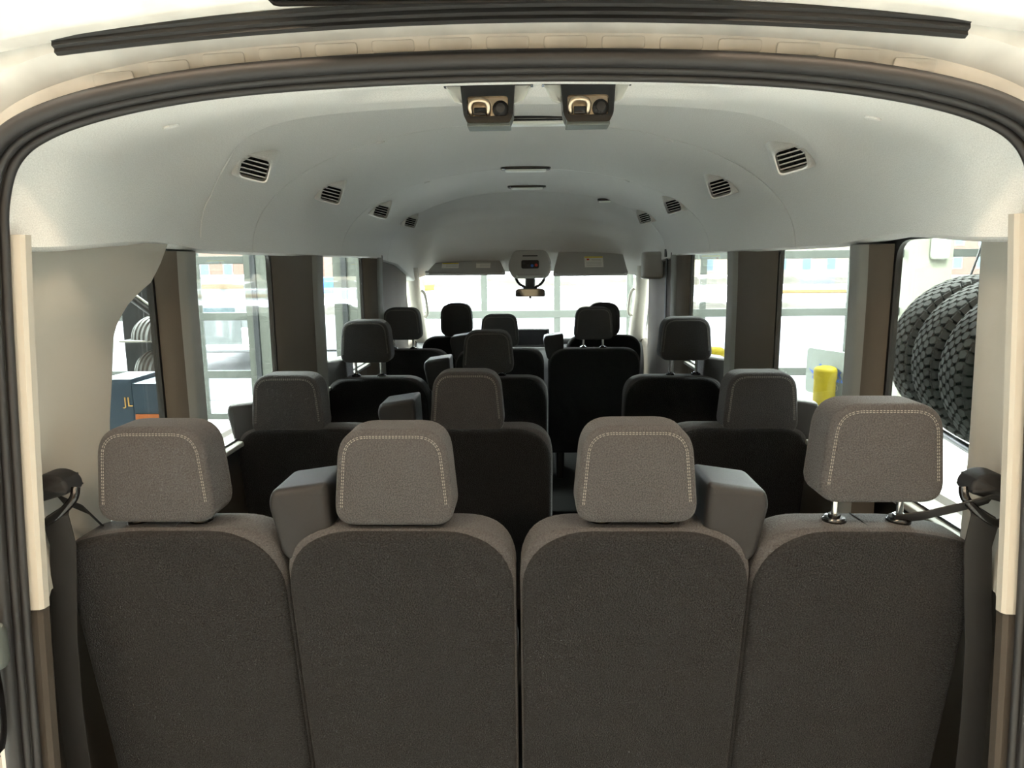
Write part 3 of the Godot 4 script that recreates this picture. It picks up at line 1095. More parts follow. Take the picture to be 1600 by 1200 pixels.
func build_latches() -> void:
	for q in [[-0.038, "left"], [0.1265, "right"]]:
		var o := thing("latch_housing", "black latch housing under the rear header, %s of the pair" % q[1], "latch", Vector3(q[0], 2.3925, -0.125), 0.0, "rear door latches")
		var ol := round_poly([Vector2(-0.045, 0), Vector2(-0.040, -0.052), Vector2(-0.034, -0.0645), Vector2(0.036, -0.0645), Vector2(0.042, -0.052), Vector2(0.045, 0)], [0.002, 0.004, 0.003, 0.003, 0.004, 0.002], 3)
		# a shell open to the rear with a recess
		var rec := round_poly([Vector2(-0.034, -0.023), Vector2(-0.034, -0.054), Vector2(0.034, -0.054), Vector2(0.034, -0.023)], [0.006], 4)
		var body := pillow(ol, -0.05, -0.012, 0.002, 0.001, 0, 0, -1, 1, 2)
		part("housing", finish(body, 35), M.gloss_black, o)
		part("face_frame", finish(frame_of(ol, rec, -0.013, 0.0), 35), M.gloss_black, o)
		part("back_plate", finish(t_box(Vector3(0, -0.038, -0.0105), Vector3(0.066, 0.032, 0.002)), 35), M.zinc, o)
		part("striker", finish(t_tube(curve([Vector3(-0.028, -0.050, -0.008), Vector3(-0.029, -0.038, 0.002), Vector3(-0.022, -0.031, 0.006), Vector3(-0.006, -0.031, 0.006), Vector3(0.001, -0.037, 0.002), Vector3(0.0, -0.050, -0.008)], 6), 0.0042, 10), 60), M.zinc, o)
		part("bracket", finish(t_box(Vector3(-0.013, -0.046, -0.005), Vector3(0.02, 0.012, 0.008), 0.002), 35), M.gloss_black, o)
		part("bumper", finish(moved(t_lathe([[0, 0.0], [0.0135, 0.0], [0.0135, 0.006], [0.009, 0.010], [0.0075, 0.016], [0, 0.018]], 18), Transform3D(Basis(Vector3(1, 0, 0), PI / 2), Vector3(0.021, -0.0425, -0.01))), 40), M.rubber, o)
		part("lower_edge", finish(t_box(Vector3(0.001, -0.066, -0.028), Vector3(0.072, 0.007, 0.045), 0.002), 35), M.truck_grey, o)
		for s in [-1, 1]:
			var f := round_poly([Vector2(0.043 * s, 0.0), Vector2(0.072 * s, 0.0), Vector2(0.058 * s, -0.026), Vector2(0.043 * s, -0.030)], [0.001, 0.002, 0.006, 0.001], 4)
			part("side_flap", finish(pillow(f, -0.035, -0.025, 0.001, 0.002, 0, 0, -1, 1, 2), 35), M.paper_grey, o)
			part("flange", finish(t_box(Vector3(0.058 * s, 0.0, -0.03), Vector3(0.034, 0.003, 0.02), 0.001), 35), M.gloss_black, o)

# a plate with a hole: outer and inner outlines are sampled by angle
func frame_of(outer: PackedVector2Array, inner: PackedVector2Array, z0: float, z1: float) -> PackedVector3Array:
	var c := Vector2.ZERO
	for p in inner:
		c += p
	c /= inner.size()
	var a := PackedVector2Array()
	var b := PackedVector2Array()
	for k in 72:
		var d := Vector2.from_angle(TAU * (k + 0.13) / 72) * 9.0
		for w in [[outer, a], [inner, b]]:
			var best: Vector2 = c
			var far := 99.0
			for i in w[0].size():
				var hit = Geometry2D.segment_intersects_segment(c, c + d, w[0][i], w[0][(i + 1) % w[0].size()])
				if hit != null and c.distance_to(hit) < far:
					far = c.distance_to(hit)
					best = hit
			if w[0] == outer:
				a.append(best)
			else:
				b.append(best)
	return t_frame(a, b, z0, z1)

func across(s: int, p: Vector3) -> Vector3:
	return Vector3(p.x * s, p.y, p.z)

func build_belts() -> void:
	for s in [-1, 1]:
		var o := thing("seat_belt", "black seat belt in its guide loop on the %s corner trim" % ["left" if s < 0 else "right"], "seat belt", Vector3(-0.811 if s < 0 else 0.804, 1.704, -0.080), 0.0, "rear corner seat belts")
		# cover cap above, loop below
		var cap := round_poly([Vector2(-0.031, -0.014), Vector2(-0.033, 0.012), Vector2(-0.016, 0.034), Vector2(0.012, 0.036), Vector2(0.030, 0.020), Vector2(0.027, 0.004)], [0.006, 0.012, 0.014, 0.014, 0.011, 0.006], 5)
		var ct := PackedVector3Array()
		for p in pillow(cap, -0.03, 0.018, 0.004, 0.009, 0, 0.008, -1, 3, 4):
			ct.append(across(-s, Vector3(p.x * 1.22, p.y * 1.15, p.z)))
		part("cap", finish(ct, 50), M.black_plastic, o)
		var lp := PackedVector3Array()
		for p in curve([Vector3(-0.035, -0.010, 0.004), Vector3(-0.034, -0.030, 0.010), Vector3(-0.016, -0.043, 0.012), Vector3(0.010, -0.030, 0.012), Vector3(0.034, -0.006, 0.008), Vector3(0.036, 0.012, 0.0)], 6):
			lp.append(across(-s, Vector3(p.x * 1.1, p.y * 1.1, p.z)))
		part("guide_loop", finish(t_tube(lp, 0.0075, 10), 60), M.gloss_black, o)
		# webbing down the trim
		var rows := []
		for q in [[0.004, -0.026, 0.004, 0.5], [0.006, -0.040, 0.017, 0.25], [0.006, -0.093, 0.006, 0.0], [-0.010, -0.19, -0.004, 0.0], [-0.026, -0.29, -0.012, 0.0], [-0.044, -0.45, -0.03, 0.0], [-0.062, -0.75, -0.06, 0.0], [-0.066, -0.90, -0.08, 0.0]]:
			var r := PackedVector3Array()
			for e in [-1.0, -0.4, 0.4, 1.0]:
				r.append(across(-s, Vector3(q[0] + e * 0.0235, q[1] + e * 0.024 * q[3] * 2.0 * 0.6, q[2] - 0.003 * absf(e))))
			rows.append(r)
		part("webbing", finish(t_slab(rows, Vector3(0, 0, -0.0022)), 30), M.webbing, o)
		# strap that leads over the shoulder of the seat
		var far := []
		for q in ([[-0.006, -0.004, 0.006], [0.018, -0.010, 0.010], [0.050, -0.026, -0.004], [0.085, -0.048, -0.03], [0.12, -0.066, -0.06]] if s > 0 else [[0.002, -0.010, -0.010], [0.020, -0.045, -0.05], [0.030, -0.10, -0.09], [0.034, -0.18, -0.10]]):
			var r := PackedVector3Array()
			for e in [-1.0, 1.0]:
				r.append(across(-s, Vector3(q[0] + e * 0.004, q[1] + e * 0.013, q[2] + e * 0.014)))
			far.append(r)
		part("shoulder_strap", finish(t_slab(far, Vector3(0, -0.0015, 0.0015)), 30), M.webbing, o)

func build_cab() -> void:
	var ws := struct("window_7", "windscreen of the van")
	var tl := Vector3(-0.86, 2.03, -4.34)
	var tr := Vector3(0.86, 2.03, -4.34)
	var bl := Vector3(-0.93, 1.36, -5.15)
	var br := Vector3(0.93, 1.36, -5.15)
	var rows := []
	for i in 9:
		var r := PackedVector3Array()
		for k in 13:
			var u := k / 12.0
			var p := tl.lerp(tr, u).lerp(bl.lerp(br, u), i / 8.0)
			r.append(p + Vector3(0, 0, -0.10 * sin(PI * u)))
		rows.append(r)
	part("pane", finish(t_slab(rows, Vector3(0, 0, -0.005)), 40), M.clear_glass, ws)
	for s in [-1, 1]:
		var o := struct("trim_%d" % (6 if s < 0 else 7), "pale windscreen pillar on the %s" % ["left" if s < 0 else "right"])
		var pr := []
		for k in 9:
			var f := k / 8.0
			var c := Vector3(s * lerpf(0.865, 0.915, f), lerpf(2.07, 1.32, f), lerpf(-4.22, -5.0, f))
			var rr := PackedVector3Array()
			for g in 10:
				rr.append(c + Vector3(cos(TAU * g / 10) * lerpf(0.055, 0.075, f), 0, sin(TAU * g / 10) * 0.075))
			pr.append(rr)
		part("pillar_trim", finish(t_rings(pr), 50), M.trim_light, o)
		part("grab_handle", finish(t_tube(curve([Vector3(s * 0.81, 1.90, -4.34), Vector3(s * 0.785, 1.86, -4.36), Vector3(s * 0.79, 1.72, -4.50), Vector3(s * 0.82, 1.68, -4.56)], 5), 0.012, 8), 60), M.trim_light, o)
		# front door: black frame, pane, panel
		var d := struct("door_%d" % (4 if s < 0 else 5), "front %s door of the van" % ["left" if s < 0 else "right"])
		var fr := curve([Vector3(s * 0.93, 1.45, -4.00), Vector3(s * 0.925, 1.95, -4.00), Vector3(s * 0.92, 2.05, -4.04), Vector3(s * 0.92, 2.06, -4.20), Vector3(s * 0.925, 1.97, -4.36), Vector3(s * 0.945, 1.48, -4.98)], 6)
		part("door_seal", finish(t_tube(fr, 0.034, 8), 60), M.rubber, d)
		var fr2 := PackedVector3Array()
		for p in fr:
			fr2.append(Vector3(p.x + s * 0.04, p.y + 0.0, p.z - 0.02))
		part("window_frame", finish(t_tube(fr2, 0.035, 8), 60), M.gasket, d)
		var pane := PackedVector3Array([Vector3(s * 0.965, 1.46, -4.02), Vector3(s * 0.96, 2.03, -4.04), Vector3(s * 0.96, 2.04, -4.22), Vector3(s * 0.96, 1.95, -4.40), Vector3(s * 0.975, 1.48, -4.98)])
		var pt := PackedVector3Array()
		for i in range(1, 4):
			pt.append_array([pane[0], pane[i], pane[i + 1]])
		part("pane", finish(pt, 30, Vector3(0, 1.8, -4.4)), M.clear_glass, d)
		part("door_panel", finish(t_box(Vector3(s * 0.975, 1.10, -4.55), Vector3(0.08, 0.74, 1.2), 0.02), 40), M.trim_dark, d)
	# dashboard and screen
	var da := struct("wall_front", "dark dashboard under the windscreen")
	part("dash_top", finish(moved(pillow(round_poly([Vector2(-5.2, 0.75), Vector2(-4.66, 0.75), Vector2(-4.60, 1.30), Vector2(-4.66, 1.42), Vector2(-4.80, 1.455), Vector2(-5.2, 1.37)], [0.02, 0.04, 0.06, 0.06, 0.06, 0.01], 4), -0.94, 0.94, 0.01, 0.01, 0, 0, -1, 1, 2), Transform3D(Basis(Vector3(0, 0, 1), Vector3(0, 1, 0), Vector3(1, 0, 0)), Vector3.ZERO)), 45), M.dash, da)
	part("instrument_hood", finish(t_box(Vector3(-0.50, 1.44, -4.72), Vector3(0.40, 0.12, 0.14), 0.04), 50), M.dash, da)
	var sc := thing("dash_screen", "dark display panel standing on the dashboard", "screen", Vector3(0.025, 1.475, -4.66))
	part("casing", finish(t_box(Vector3(0, 0.02, 0), Vector3(0.30, 0.15, 0.03), 0.008), 40), M.dash, sc)
	part("display", finish(t_box(Vector3(0, 0.025, 0.0155), Vector3(0.27, 0.12, 0.002), 0.0005), 40), M.gloss_black, sc)
	var vs := thing("instrument_shelf", "long low dark shelf on the dashboard before the passenger", "shelf", Vector3(0.40, 1.46, -4.78))
	part("body", finish(t_box(Vector3(0, 0.0, 0), Vector3(0.46, 0.05, 0.12), 0.015), 40), M.dash, vs)
	# sun visors
	for q in [[-0.455, 0.60, 2.135, -4.185, 2.015, -4.315, "left", 0.10], [0.455, 0.545, 2.243, -4.085, 2.005, -4.305, "right", 0.07]]:
		var mid := Vector3(q[0], (q[2] + q[4]) / 2, (q[3] + q[5]) / 2 + 0.012)
		var len := Vector2(q[2] - q[4], q[3] - q[5]).length()
		var o := thing("sun_visor", "pale grey folded sun visor with warning stickers, %s of the mirror" % q[6], "visor", mid, 0.0, "sun visors")
		o.rotation.x = -atan2(q[5] - q[3], q[2] - q[4]) * -1.0
		var hw: float = q[1] / 2
		part("pad", finish(pillow(round_poly([Vector2(-hw, -len / 2), Vector2(hw, -len / 2), Vector2(hw - q[7] * 0.6, len / 2), Vector2(-hw + q[7], len / 2)], [0.02, 0.02, 0.05, 0.05], 5), -0.012, 0.012, 0.008, 0.008, 0, 0.002, -1, 2, 3), 50), M.visor, o)
		if q[6] == "left":
			for x in [[-0.115, 0.125], [0.13, 0.105]]:
				var st := part("sticker", finish(t_box(Vector3(x[0], -0.004, 0.0145), Vector3(x[1], 0.055, 0.0008)), 30), M.paper, o)
				part("print_strip", finish(t_box(Vector3(x[0], 0.019, 0.0152), Vector3(x[1] * 0.96, 0.009, 0.0006)), 30), M.yellow_strip if x[0] < 0 else M.paper_grey, st)
				for k in 3:
					part("print_line", finish(t_box(Vector3(x[0] + 0.012, 0.006 - k * 0.011, 0.0152), Vector3(x[1] * 0.7, 0.003, 0.0006)), 30), M.paper_grey, st)
		else:
			var st := part("sticker", finish(t_box(Vector3(0.03, -0.045, 0.0145), Vector3(0.135, 0.105, 0.0008)), 30), M.paper, o)
			part("print_strip", finish(t_box(Vector3(0.03, 0.0, 0.0152), Vector3(0.132, 0.013, 0.0006)), 30), M.yellow_strip, st)
			part("print_mark", finish(t_box(Vector3(-0.012, -0.022, 0.0152), Vector3(0.018, 0.014, 0.0006)), 30), M.red_mark, st)
			for k in 5:
				part("print_line", finish(t_box(Vector3(0.03 + (0.018 if k < 2 else 0.0), -0.022 - k * 0.014, 0.0152), Vector3(0.07 if k < 2 else 0.11, 0.004, 0.0006)), 30), M.paper_grey, st)
		for s in [-1, 1]:
			part("clip", finish(t_box(Vector3(s * (hw - 0.02), -len / 2 + 0.012, 0.01), Vector3(0.03, 0.022, 0.03), 0.006), 40), M.visor, o)
	# overhead console with its switches
	var co := thing("overhead_console", "grey overhead console with a dark switch panel above the mirror", "console", Vector3(0.022, 2.07, -4.22))
	part("body", finish(pillow(round_poly([Vector2(-0.13, -0.085), Vector2(0.13, -0.085), Vector2(0.17, 0.0), Vector2(0.12, 0.12), Vector2(-0.12, 0.12), Vector2(-0.17, 0.0)], [0.03, 0.03, 0.05, 0.04, 0.04, 0.05], 5), -0.10, 0.03, 0.01, 0.015, 0, 0.004, -1, 2, 3), 50), M.visor, co)
	part("slot", finish(t_box(Vector3(0, 0.078, 0.033), Vector3(0.11, 0.008, 0.004), 0.001), 40), M.gasket, co)
	var sp := part("switch_panel", finish(pillow(rrect(0.13, 0.062, 0.015, 4), 0.028, 0.037, 0.001, 0.002, 0, 0, -1, 1, 2), 40), M.gasket, co, Vector3(0, 0.017, 0))
	for k in 4:
		part("switch", finish(t_lathe([[0, 0.036], [0.011, 0.036], [0.011, 0.0395], [0, 0.0405]], 12), 40), [M.dash, M.dash, M.blue_mark, M.red_mark][k], sp, Vector3(-0.045 + k * 0.03, [0.008, -0.008, -0.010, -0.006][k], 0)).basis = Basis(Vector3(1, 0, 0), PI / 2)
	part("lamp_bar", finish(t_box(Vector3(0, -0.072, 0.02), Vector3(0.20, 0.028, 0.05), 0.01), 40), M.paper_grey, co)
	# mirror on a forked stalk
	var mi := thing("rear_view_mirror", "grey rear-view mirror on a forked stalk before the windscreen", "mirror", Vector3(0.022, 1.875, -4.31))
	part("shell", finish(pillow(round_poly([Vector2(-0.115, -0.030), Vector2(0.115, -0.030), Vector2(0.11, 0.026), Vector2(0.05, 0.034), Vector2(-0.05, 0.034), Vector2(-0.11, 0.026)], [0.018, 0.018, 0.018, 0.02, 0.02, 0.018], 5), -0.03, 0.008, 0.012, 0.005, 0, 0, -1, 2, 3), 50), M.gloss_black, mi)
	part("glass", finish(pillow(rrect(0.212, 0.050, 0.018, 5), 0.004, 0.0095, 0.0005, 0.0005, 0, 0, -1, 1, 1), 40), M.mirror_glass, mi)
	for s in [-1, 1]:
		part("stalk", finish(t_tube(curve([Vector3(s * 0.115, 0.125, 0.0), Vector3(s * 0.09, 0.075, -0.015), Vector3(s * 0.05, 0.045, -0.02), Vector3(s * 0.02, 0.03, -0.02)], 5), 0.011, 8), 60), M.gloss_black, mi)
	part("mount", finish(t_box(Vector3(0, 0.075, -0.03), Vector3(0.075, 0.09, 0.04), 0.012), 40), M.dash, mi)
	part("knob", finish(t_lathe([[0, -0.045], [0.009, -0.043], [0.010, -0.034], [0.006, -0.028], [0, -0.028]], 10), 50), M.gloss_black, mi)
	# sticker in the corner of the windscreen
	var or_ := thing("windscreen_sticker", "small orange sticker in the upper left corner of the windscreen", "sticker", Vector3(-0.755, 1.915, -4.40))
	or_.rotation = Vector3(-0.85, 0.0, 0.10)
	part("label", finish(t_box(Vector3.ZERO, Vector3(0.075, 0.062, 0.001)), 30), M.orange_label, or_)
	# grey cover and belt on the right front pillar
	var bc := thing("belt_cover", "grey box-shaped belt cover high on the right front pillar", "cover", Vector3(0.80, 2.075, -3.50))
	part("box", finish(t_box(Vector3.ZERO, Vector3(0.13, 0.17, 0.10), 0.02), 45), M.visor, bc)
	var fb := thing("front_seat_belt", "black seat belt hanging down the right front pillar", "seat belt", Vector3(0.853, 1.62, -3.30))
	part("webbing", finish(t_box(Vector3(0, 0.26, 0), Vector3(0.006, 0.56, 0.05), 0.002), 40), M.webbing, fb)
	part("anchor", finish(t_box(Vector3(0, 0.53, 0), Vector3(0.02, 0.05, 0.06), 0.006), 40), M.black_plastic, fb)

# ------------------------------------------------------------------ the bay and what stands round the van
const FZ := -8.4

func build_bay() -> void:
	var fl := struct("ground", "grey concrete floor of the service bay")
	part("slab", finish(t_box(Vector3(0.5, -0.06, -0.7), Vector3(17.0, 0.12, 15.8)), 30), M.concrete, fl)
	var b := struct("wall_back", "beige painted wall of the bay behind the camera")
	part("face", finish(t_box(Vector3(0.5, 2.3, 7.2), Vector3(17.0, 4.6, 0.2)), 30), M.wall_beige, b)
	for s in [-1, 1]:
		var w := struct("wall_bay_" + ("left" if s < 0 else "right"), "pale painted side wall of the bay")
		part("face", finish(t_box(Vector3(-8.0 if s < 0 else 9.0, 2.3, -0.7), Vector3(0.2, 4.6, 15.8)), 30), M.wall_paint, w)
	var c := struct("ceiling_bay", "white ceiling of the service bay")
	part("deck", finish(t_box(Vector3(0.5, 4.7, -0.7), Vector3(17.2, 0.2, 16.0)), 30), M.wall_paint, c)
	var f := struct("wall_bay_front", "columns and lintel between the glazed doors")
	part("lintel", finish(t_box(Vector3(0.5, 4.1, FZ), Vector3(17.0, 1.0, 0.25)), 30), M.wall_paint, f)
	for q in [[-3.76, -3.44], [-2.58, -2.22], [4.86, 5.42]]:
		var cl := part("column", finish(t_box(Vector3((q[0] + q[1]) / 2, 1.8, FZ), Vector3(q[1] - q[0], 3.6, 0.3), 0.02), 30), M.column_shaded if q[0] < 0 else M.column_paint, f)  # left columns get the darker colour for their backlit shade
		if q[0] < 0:
			part("door_track", finish(t_box(Vector3((q[0] + q[1]) / 2 - 0.02, 1.7, FZ + 0.18), Vector3(0.07, 3.3, 0.05), 0.01), 30), M.rack_steel, cl)
		else:
			part("dispenser", finish(t_box(Vector3(5.20, 2.30, FZ + 0.22), Vector3(0.22, 0.42, 0.12), 0.05), 40), M.sign_pale, cl)
	# glazed overhead doors
	var rails := [0.03, 0.63, 1.42, 2.17, 2.92, 3.57]
	var n := 1
	for bay in [[-7.9, -3.76, [-7.0, -6.1, -5.2, -4.45]], [-2.22, 4.86, [-1.57, -0.60, 0.37, 1.33, 2.29, 3.25, 4.21]], [5.42, 8.9, [6.13, 7.1, 8.05]]]:
		var d := struct("door_%d" % n, "glazed aluminium overhead door of the bay, %s" % ["left", "in front of the van", "right"][n - 1])
		n += 1
		var xs: Array = [bay[0]] + bay[2] + [bay[1]]
		for y in rails:
			part("rail", finish(t_box(Vector3((bay[0] + bay[1]) / 2, y, FZ), Vector3(bay[1] - bay[0], 0.105, 0.05), 0.008), 40), M.aluminium, d)
		for x in bay[2]:
			part("stile", finish(t_box(Vector3(x, 1.8, FZ), Vector3(0.085, 3.55, 0.038), 0.008), 40), M.aluminium, d)
		for i in xs.size() - 1:
			for k in rails.size() - 1:
				part("pane", finish(t_box(Vector3((xs[i] + xs[i + 1]) / 2, (rails[k] + rails[k + 1]) / 2, FZ), Vector3(xs[i + 1] - xs[i] - 0.06, rails[k + 1] - rails[k] - 0.08, 0.006)), 30), M.door_glass, d)
	var s := struct("window_8", "narrow glazed bay between two columns")
	part("pane", finish(t_box(Vector3(-3.01, 1.8, FZ), Vector3(0.84, 3.55, 0.008)), 30), M.door_glass, s)
	part("rail", finish(t_box(Vector3(-3.01, 0.95, FZ + 0.01), Vector3(0.84, 0.03, 0.04)), 30), M.rack_steel, s)

func build_lamps() -> void:
	var n := 0
	for q in LAMPS + FILL_LAMPS:  # rear lamps first, then the unseen ones added for fill light
		var rear: bool = q[1] > 0.0
		var o := thing("bay_lamp", "long white ceiling lamp of the bay, %s" % q[2], "lamp", Vector3(q[0], 4.52, q[1]), 0.0, "ceiling lamps of the bay")
		part("fitting", finish(t_box(Vector3(0, 0.02, 0), Vector3(1.3, 0.08, 0.42), 0.01), 40), M.wall_paint, o)
		var g := part("glowing_diffuser", finish(t_box(Vector3(0, -0.025, 0), Vector3(1.2, 0.012, 0.36), 0.004), 40), M.lamp_glow if rear else M.fill_lamp_glow, o)
		var l := AreaLight3D.new()
		l.name = "lamp_light"
		l.area_size = Vector2(1.2, 0.36)
		l.light_color = LAMP_COLOR if rear else FILL_COLOR
		l.light_energy = LAMP_ENERGY if rear else (FRONT_FILL_ENERGY if q[1] < -6.5 else FILL_ENERGY)
		l.shadow_enabled = true
		l.area_range = 40.0
		l.rotation.x = -PI / 2
		l.position = Vector3(0, -0.04, 0)
		o.add_child(l)
		n += 1

func tyre_meshes(R: float, W: float) -> Array:
	var key := "tyre%.2f" % R
	if meshes.has(key):
		return meshes[key]
	var pr := []
	var h := W / 2
	for p in [[R * 0.56, -h * 0.72], [R * 0.60, -h * 0.86], [R * 0.74, -h * 1.02], [R * 0.88, -h * 0.98], [R * 0.955, -h * 0.86], [R * 0.975, -h * 0.6], [R * 0.985, 0.0], [R * 0.975, h * 0.6], [R * 0.955, h * 0.86], [R * 0.88, h * 0.98], [R * 0.74, h * 1.02], [R * 0.60, h * 0.86], [R * 0.56, h * 0.72], [R * 0.56, -h * 0.72]]:
		pr.append(p)
	var carcass := t_lathe(pr, 56)
	var tread := PackedVector3Array()
	var cnt := 50
	for row in 6:
		for k in cnt:
			var a0 := TAU * (k + (0.5 if row % 2 else 0.0)) / cnt
			var yc := lerpf(-h * 0.80, h * 0.80, row / 5.0)
			var da := TAU / cnt * 0.46
			var dy := h * 0.19
			var lo := PackedVector3Array()
			var hi := PackedVector3Array()
			for c in [[-1.0, -0.25], [-0.45, -1.0], [0.55, -0.95], [1.0, 0.3], [0.45, 1.05], [-0.55, 0.9]]:
				var a: float = a0 + da * c[0]
				var y: float = yc + dy * c[1]
				var cr := R * (1.0 - 0.035 * pow(absf(y) / h, 3.0))
				lo.append(Vector3(cos(a) * (cr - 0.022), y, sin(a) * (cr - 0.022)))
				var a2: float = a0 + da * c[0] * 0.86
				var y2: float = yc + dy * c[1] * 0.86
				hi.append(Vector3(cos(a2) * cr, y2, sin(a2) * cr))
			for i in 6:
				var j := (i + 1) % 6
				tread.append_array([lo[i], lo[j], hi[i], lo[j], hi[j], hi[i]])
			for i in range(1, 5):
				tread.append_array([hi[0], hi[i], hi[i + 1]])
			for i in range(1, 5):
				tread.append_array([lo[0], lo[i + 1], lo[i]])
	# lugs on the shoulder of the side wall
	for sd in [-1.0, 1.0]:
		for k in cnt:
			var a := TAU * (k + 0.25) / cnt
			var bx := t_box(Vector3.ZERO, Vector3(R * 0.085, 0.014, R * 0.085))
			tread.append_array(moved(bx, Transform3D(Basis(Vector3(0, 1, 0), -a), Vector3(cos(a) * R * 0.905, sd * h * 0.955, sin(a) * R * 0.905))))
	# orient every block outwards by its own volume
	var fixed := finish(carcass, 35)
	meshes[key] = [fixed, finish(tread, 25)]
	return meshes[key]

func tyre(label: String, group: String, at: Vector3, R: float, W: float, turn: float, roll := 0.0) -> Node3D:
	var o := thing("tyre", label, "tyre", at, 0.0, group)
	# stands on its tread: the axle lies level
	o.basis = Basis(Vector3.UP, turn) * Basis(Vector3(1, 0, 0), PI / 2) * Basis(Vector3(0, 1, 0), roll)
	var m := tyre_meshes(R, W)
	part("carcass", m[0], M.tyre, o)
	var t := part("tread", m[1], M.tyre_tread, o)
	t.set_meta("kind", "stuff")
	return o

func build_racks() -> void:
	# tyres on a stand to the right of the van
	var st := thing("tyre_stand", "dark steel stand that carries the tyres right of the van", "stand", Vector3(2.30, 0, -2.05), TYRE_TURN)
	for x in [-0.18, 0.18]:
		part("rail", finish(t_tube(PackedVector3Array([Vector3(x, TYRE_Y - 0.42, -0.9), Vector3(x, TYRE_Y - 0.42, 0.9)]), 0.022, 10), 50), M.rack_steel, st)
		for z in [-0.85, 0.85]:
			part("leg", finish(t_tube(PackedVector3Array([Vector3(x, 0.0, z), Vector3(x, TYRE_Y - 0.42, z)]), 0.022, 10), 50), M.rack_steel, st)
	var nm := ["nearest the open doors", "second from the open doors", "third from the open doors", "farthest from the open doors"]
	for i in 4:
		var p: Vector3 = Basis(Vector3.UP, TYRE_TURN) * Vector3(-0.02, 0, 0.45 - i * 0.36)
		tyre("large black off-road tyre on the stand right of the van, " + nm[i], "tyres on the stand", Vector3(2.30, TYRE_Y, -2.05) + p, 0.42, 0.25, TYRE_TURN, i * 0.07)
	# rod standing behind the tyres
	var rod := thing("thin_rod", "thin dark slanting rod above the tyres", "rod", Vector3(2.18, 0, -3.4))
	part("rod", finish(t_tube(PackedVector3Array([Vector3(0, 0, 0), Vector3(0.74, 2.65, 0.0)]), 0.007, 8), 50), M.rack_steel, rod)
	# display rack left of the van with tyre sections one above the other
	var rk := thing("display_rack", "dark display rack with pale shelves left of the van", "rack", Vector3(-1.985, 0, -2.62))
	part("back_board", finish(t_box(Vector3(-0.08, 1.00, -0.20), Vector3(0.38, 2.00, 0.03), 0.005), 40), M.rack_steel, rk)
	for x in [-0.10, 0.10]:
		part("upright", finish(t_box(Vector3(x, 1.0, -0.16), Vector3(0.04, 2.0, 0.05), 0.008), 40), M.rack_steel, rk)
	for y in [1.367, 1.545, 1.725]:
		part("shelf", finish(t_box(Vector3(0.0, y - 0.008, 0.0), Vector3(0.22, 0.010, 0.26), 0.003), 40), M.rack_steel, rk)
		part("shelf_edge", finish(t_box(Vector3(0.0, y - 0.007, 0.133), Vector3(0.22, 0.009, 0.006), 0.002), 40), M.sign_pale, rk)
	part("brace", finish(t_tube(PackedVector3Array([Vector3(-0.15, 2.03, 0.10), Vector3(0.10, 1.84, 0.10)]), 0.026, 8), 50), M.rack_steel, rk)
	part("brace_edge", finish(t_tube(PackedVector3Array([Vector3(-0.14, 2.055, 0.115), Vector3(0.10, 1.87, 0.115)]), 0.006, 8), 50), M.sign_pale, rk)
	for i in 3:
		var yy: float = [1.367, 1.545, 1.725][i]
		var o := thing("tyre_section", "grey ribbed tyre section on the %s shelf of the display rack" % ["lowest", "middle", "top"][i], "tyre section", Vector3(-1.945, yy - 0.002, -2.61), 1.12, "tyre sections on the rack")
		var rows := []
		for k in 17:
			var a := lerpf(PI, 0.0, k / 16.0)
			var q := PackedVector3Array()
			for j in 25:
				var f := j / 24.0
				var rib := 0.010 if (j % 4 == 0) else 0.0
				var zz := lerpf(-0.10, 0.10, f)
				var crown := 0.025 * pow(absf(f - 0.5) * 2.0, 3.0)
				q.append(Vector3(cos(a) * (0.120 - rib - crown), sin(a) * (0.120 - rib - crown), zz))
			rows.append(q)
		part("tread_strip", finish(t_slab(rows, Vector3(0, -0.004, 0)), 30), M.tyre_section, o)
	# blue display box with orange card before the rack
	var bx := thing("display_box", "dark blue cardboard display box with an orange card, left of the van", "box", Vector3(-1.70, 0, -2.12))
	part("carton", finish(t_box(Vector3(-0.145, 0.80, 0.0), Vector3(0.15, 1.60, 0.24), 0.004), 30), M.card_blue, bx)
	part("front_panel", finish(t_box(Vector3(0.03, 0.79, 0.02), Vector3(0.20, 1.58, 0.20), 0.004), 30), M.card_blue, bx)
	var cd := part("card", finish(t_box(Vector3(0.03, 1.345, 0.123), Vector3(0.185, 0.19, 0.006), 0.002), 30), M.card_orange, bx)
	part("emblem", finish(moved(t_lathe([[0.036, 0.0], [0.048, 0.0], [0.048, 0.003], [0.036, 0.003], [0.036, 0.0]], 24), Transform3D(Basis(Vector3(1, 0, 0), PI / 2), Vector3(0.03, 1.375, 0.126))), 40), M.card_tan, cd)
	part("emblem_centre", finish(moved(t_lathe([[0, 0.0], [0.028, 0.0], [0.024, 0.005], [0, 0.006]], 20), Transform3D(Basis(Vector3(1, 0, 0), PI / 2), Vector3(0.03, 1.375, 0.126))), 40), M.truck_grey, cd)
	part("lettering", lettering("JL", 0.055, 0.003, false, true), M.card_tan, bx, Vector3(-0.092, 1.495, 0.122))
	# sign and bollards
	var sg := thing("floor_sign", "grey floor sign with blue lettering on a blue base, behind yellow bollards", "sign", SIGN_AT, SIGN_TURN)
	part("panel", finish(pillow(rrect(0.98, 0.44, 0.05, 6), -0.02, 0.02, 0.004, 0.004, 0, 0, -1, 1, 2), 40), M.sign_grey, sg, Vector3(0, 1.03, 0))
	part("base_panel", finish(t_box(Vector3(0.05, 0.40, 0), Vector3(0.84, 0.80, 0.05), 0.01), 40), M.sign_blue, sg)
	part("lettering", lettering("Quick Lane", 0.112, 0.004, true, true), M.sign_blue, sg, Vector3(-0.045, 1.04, 0.022))
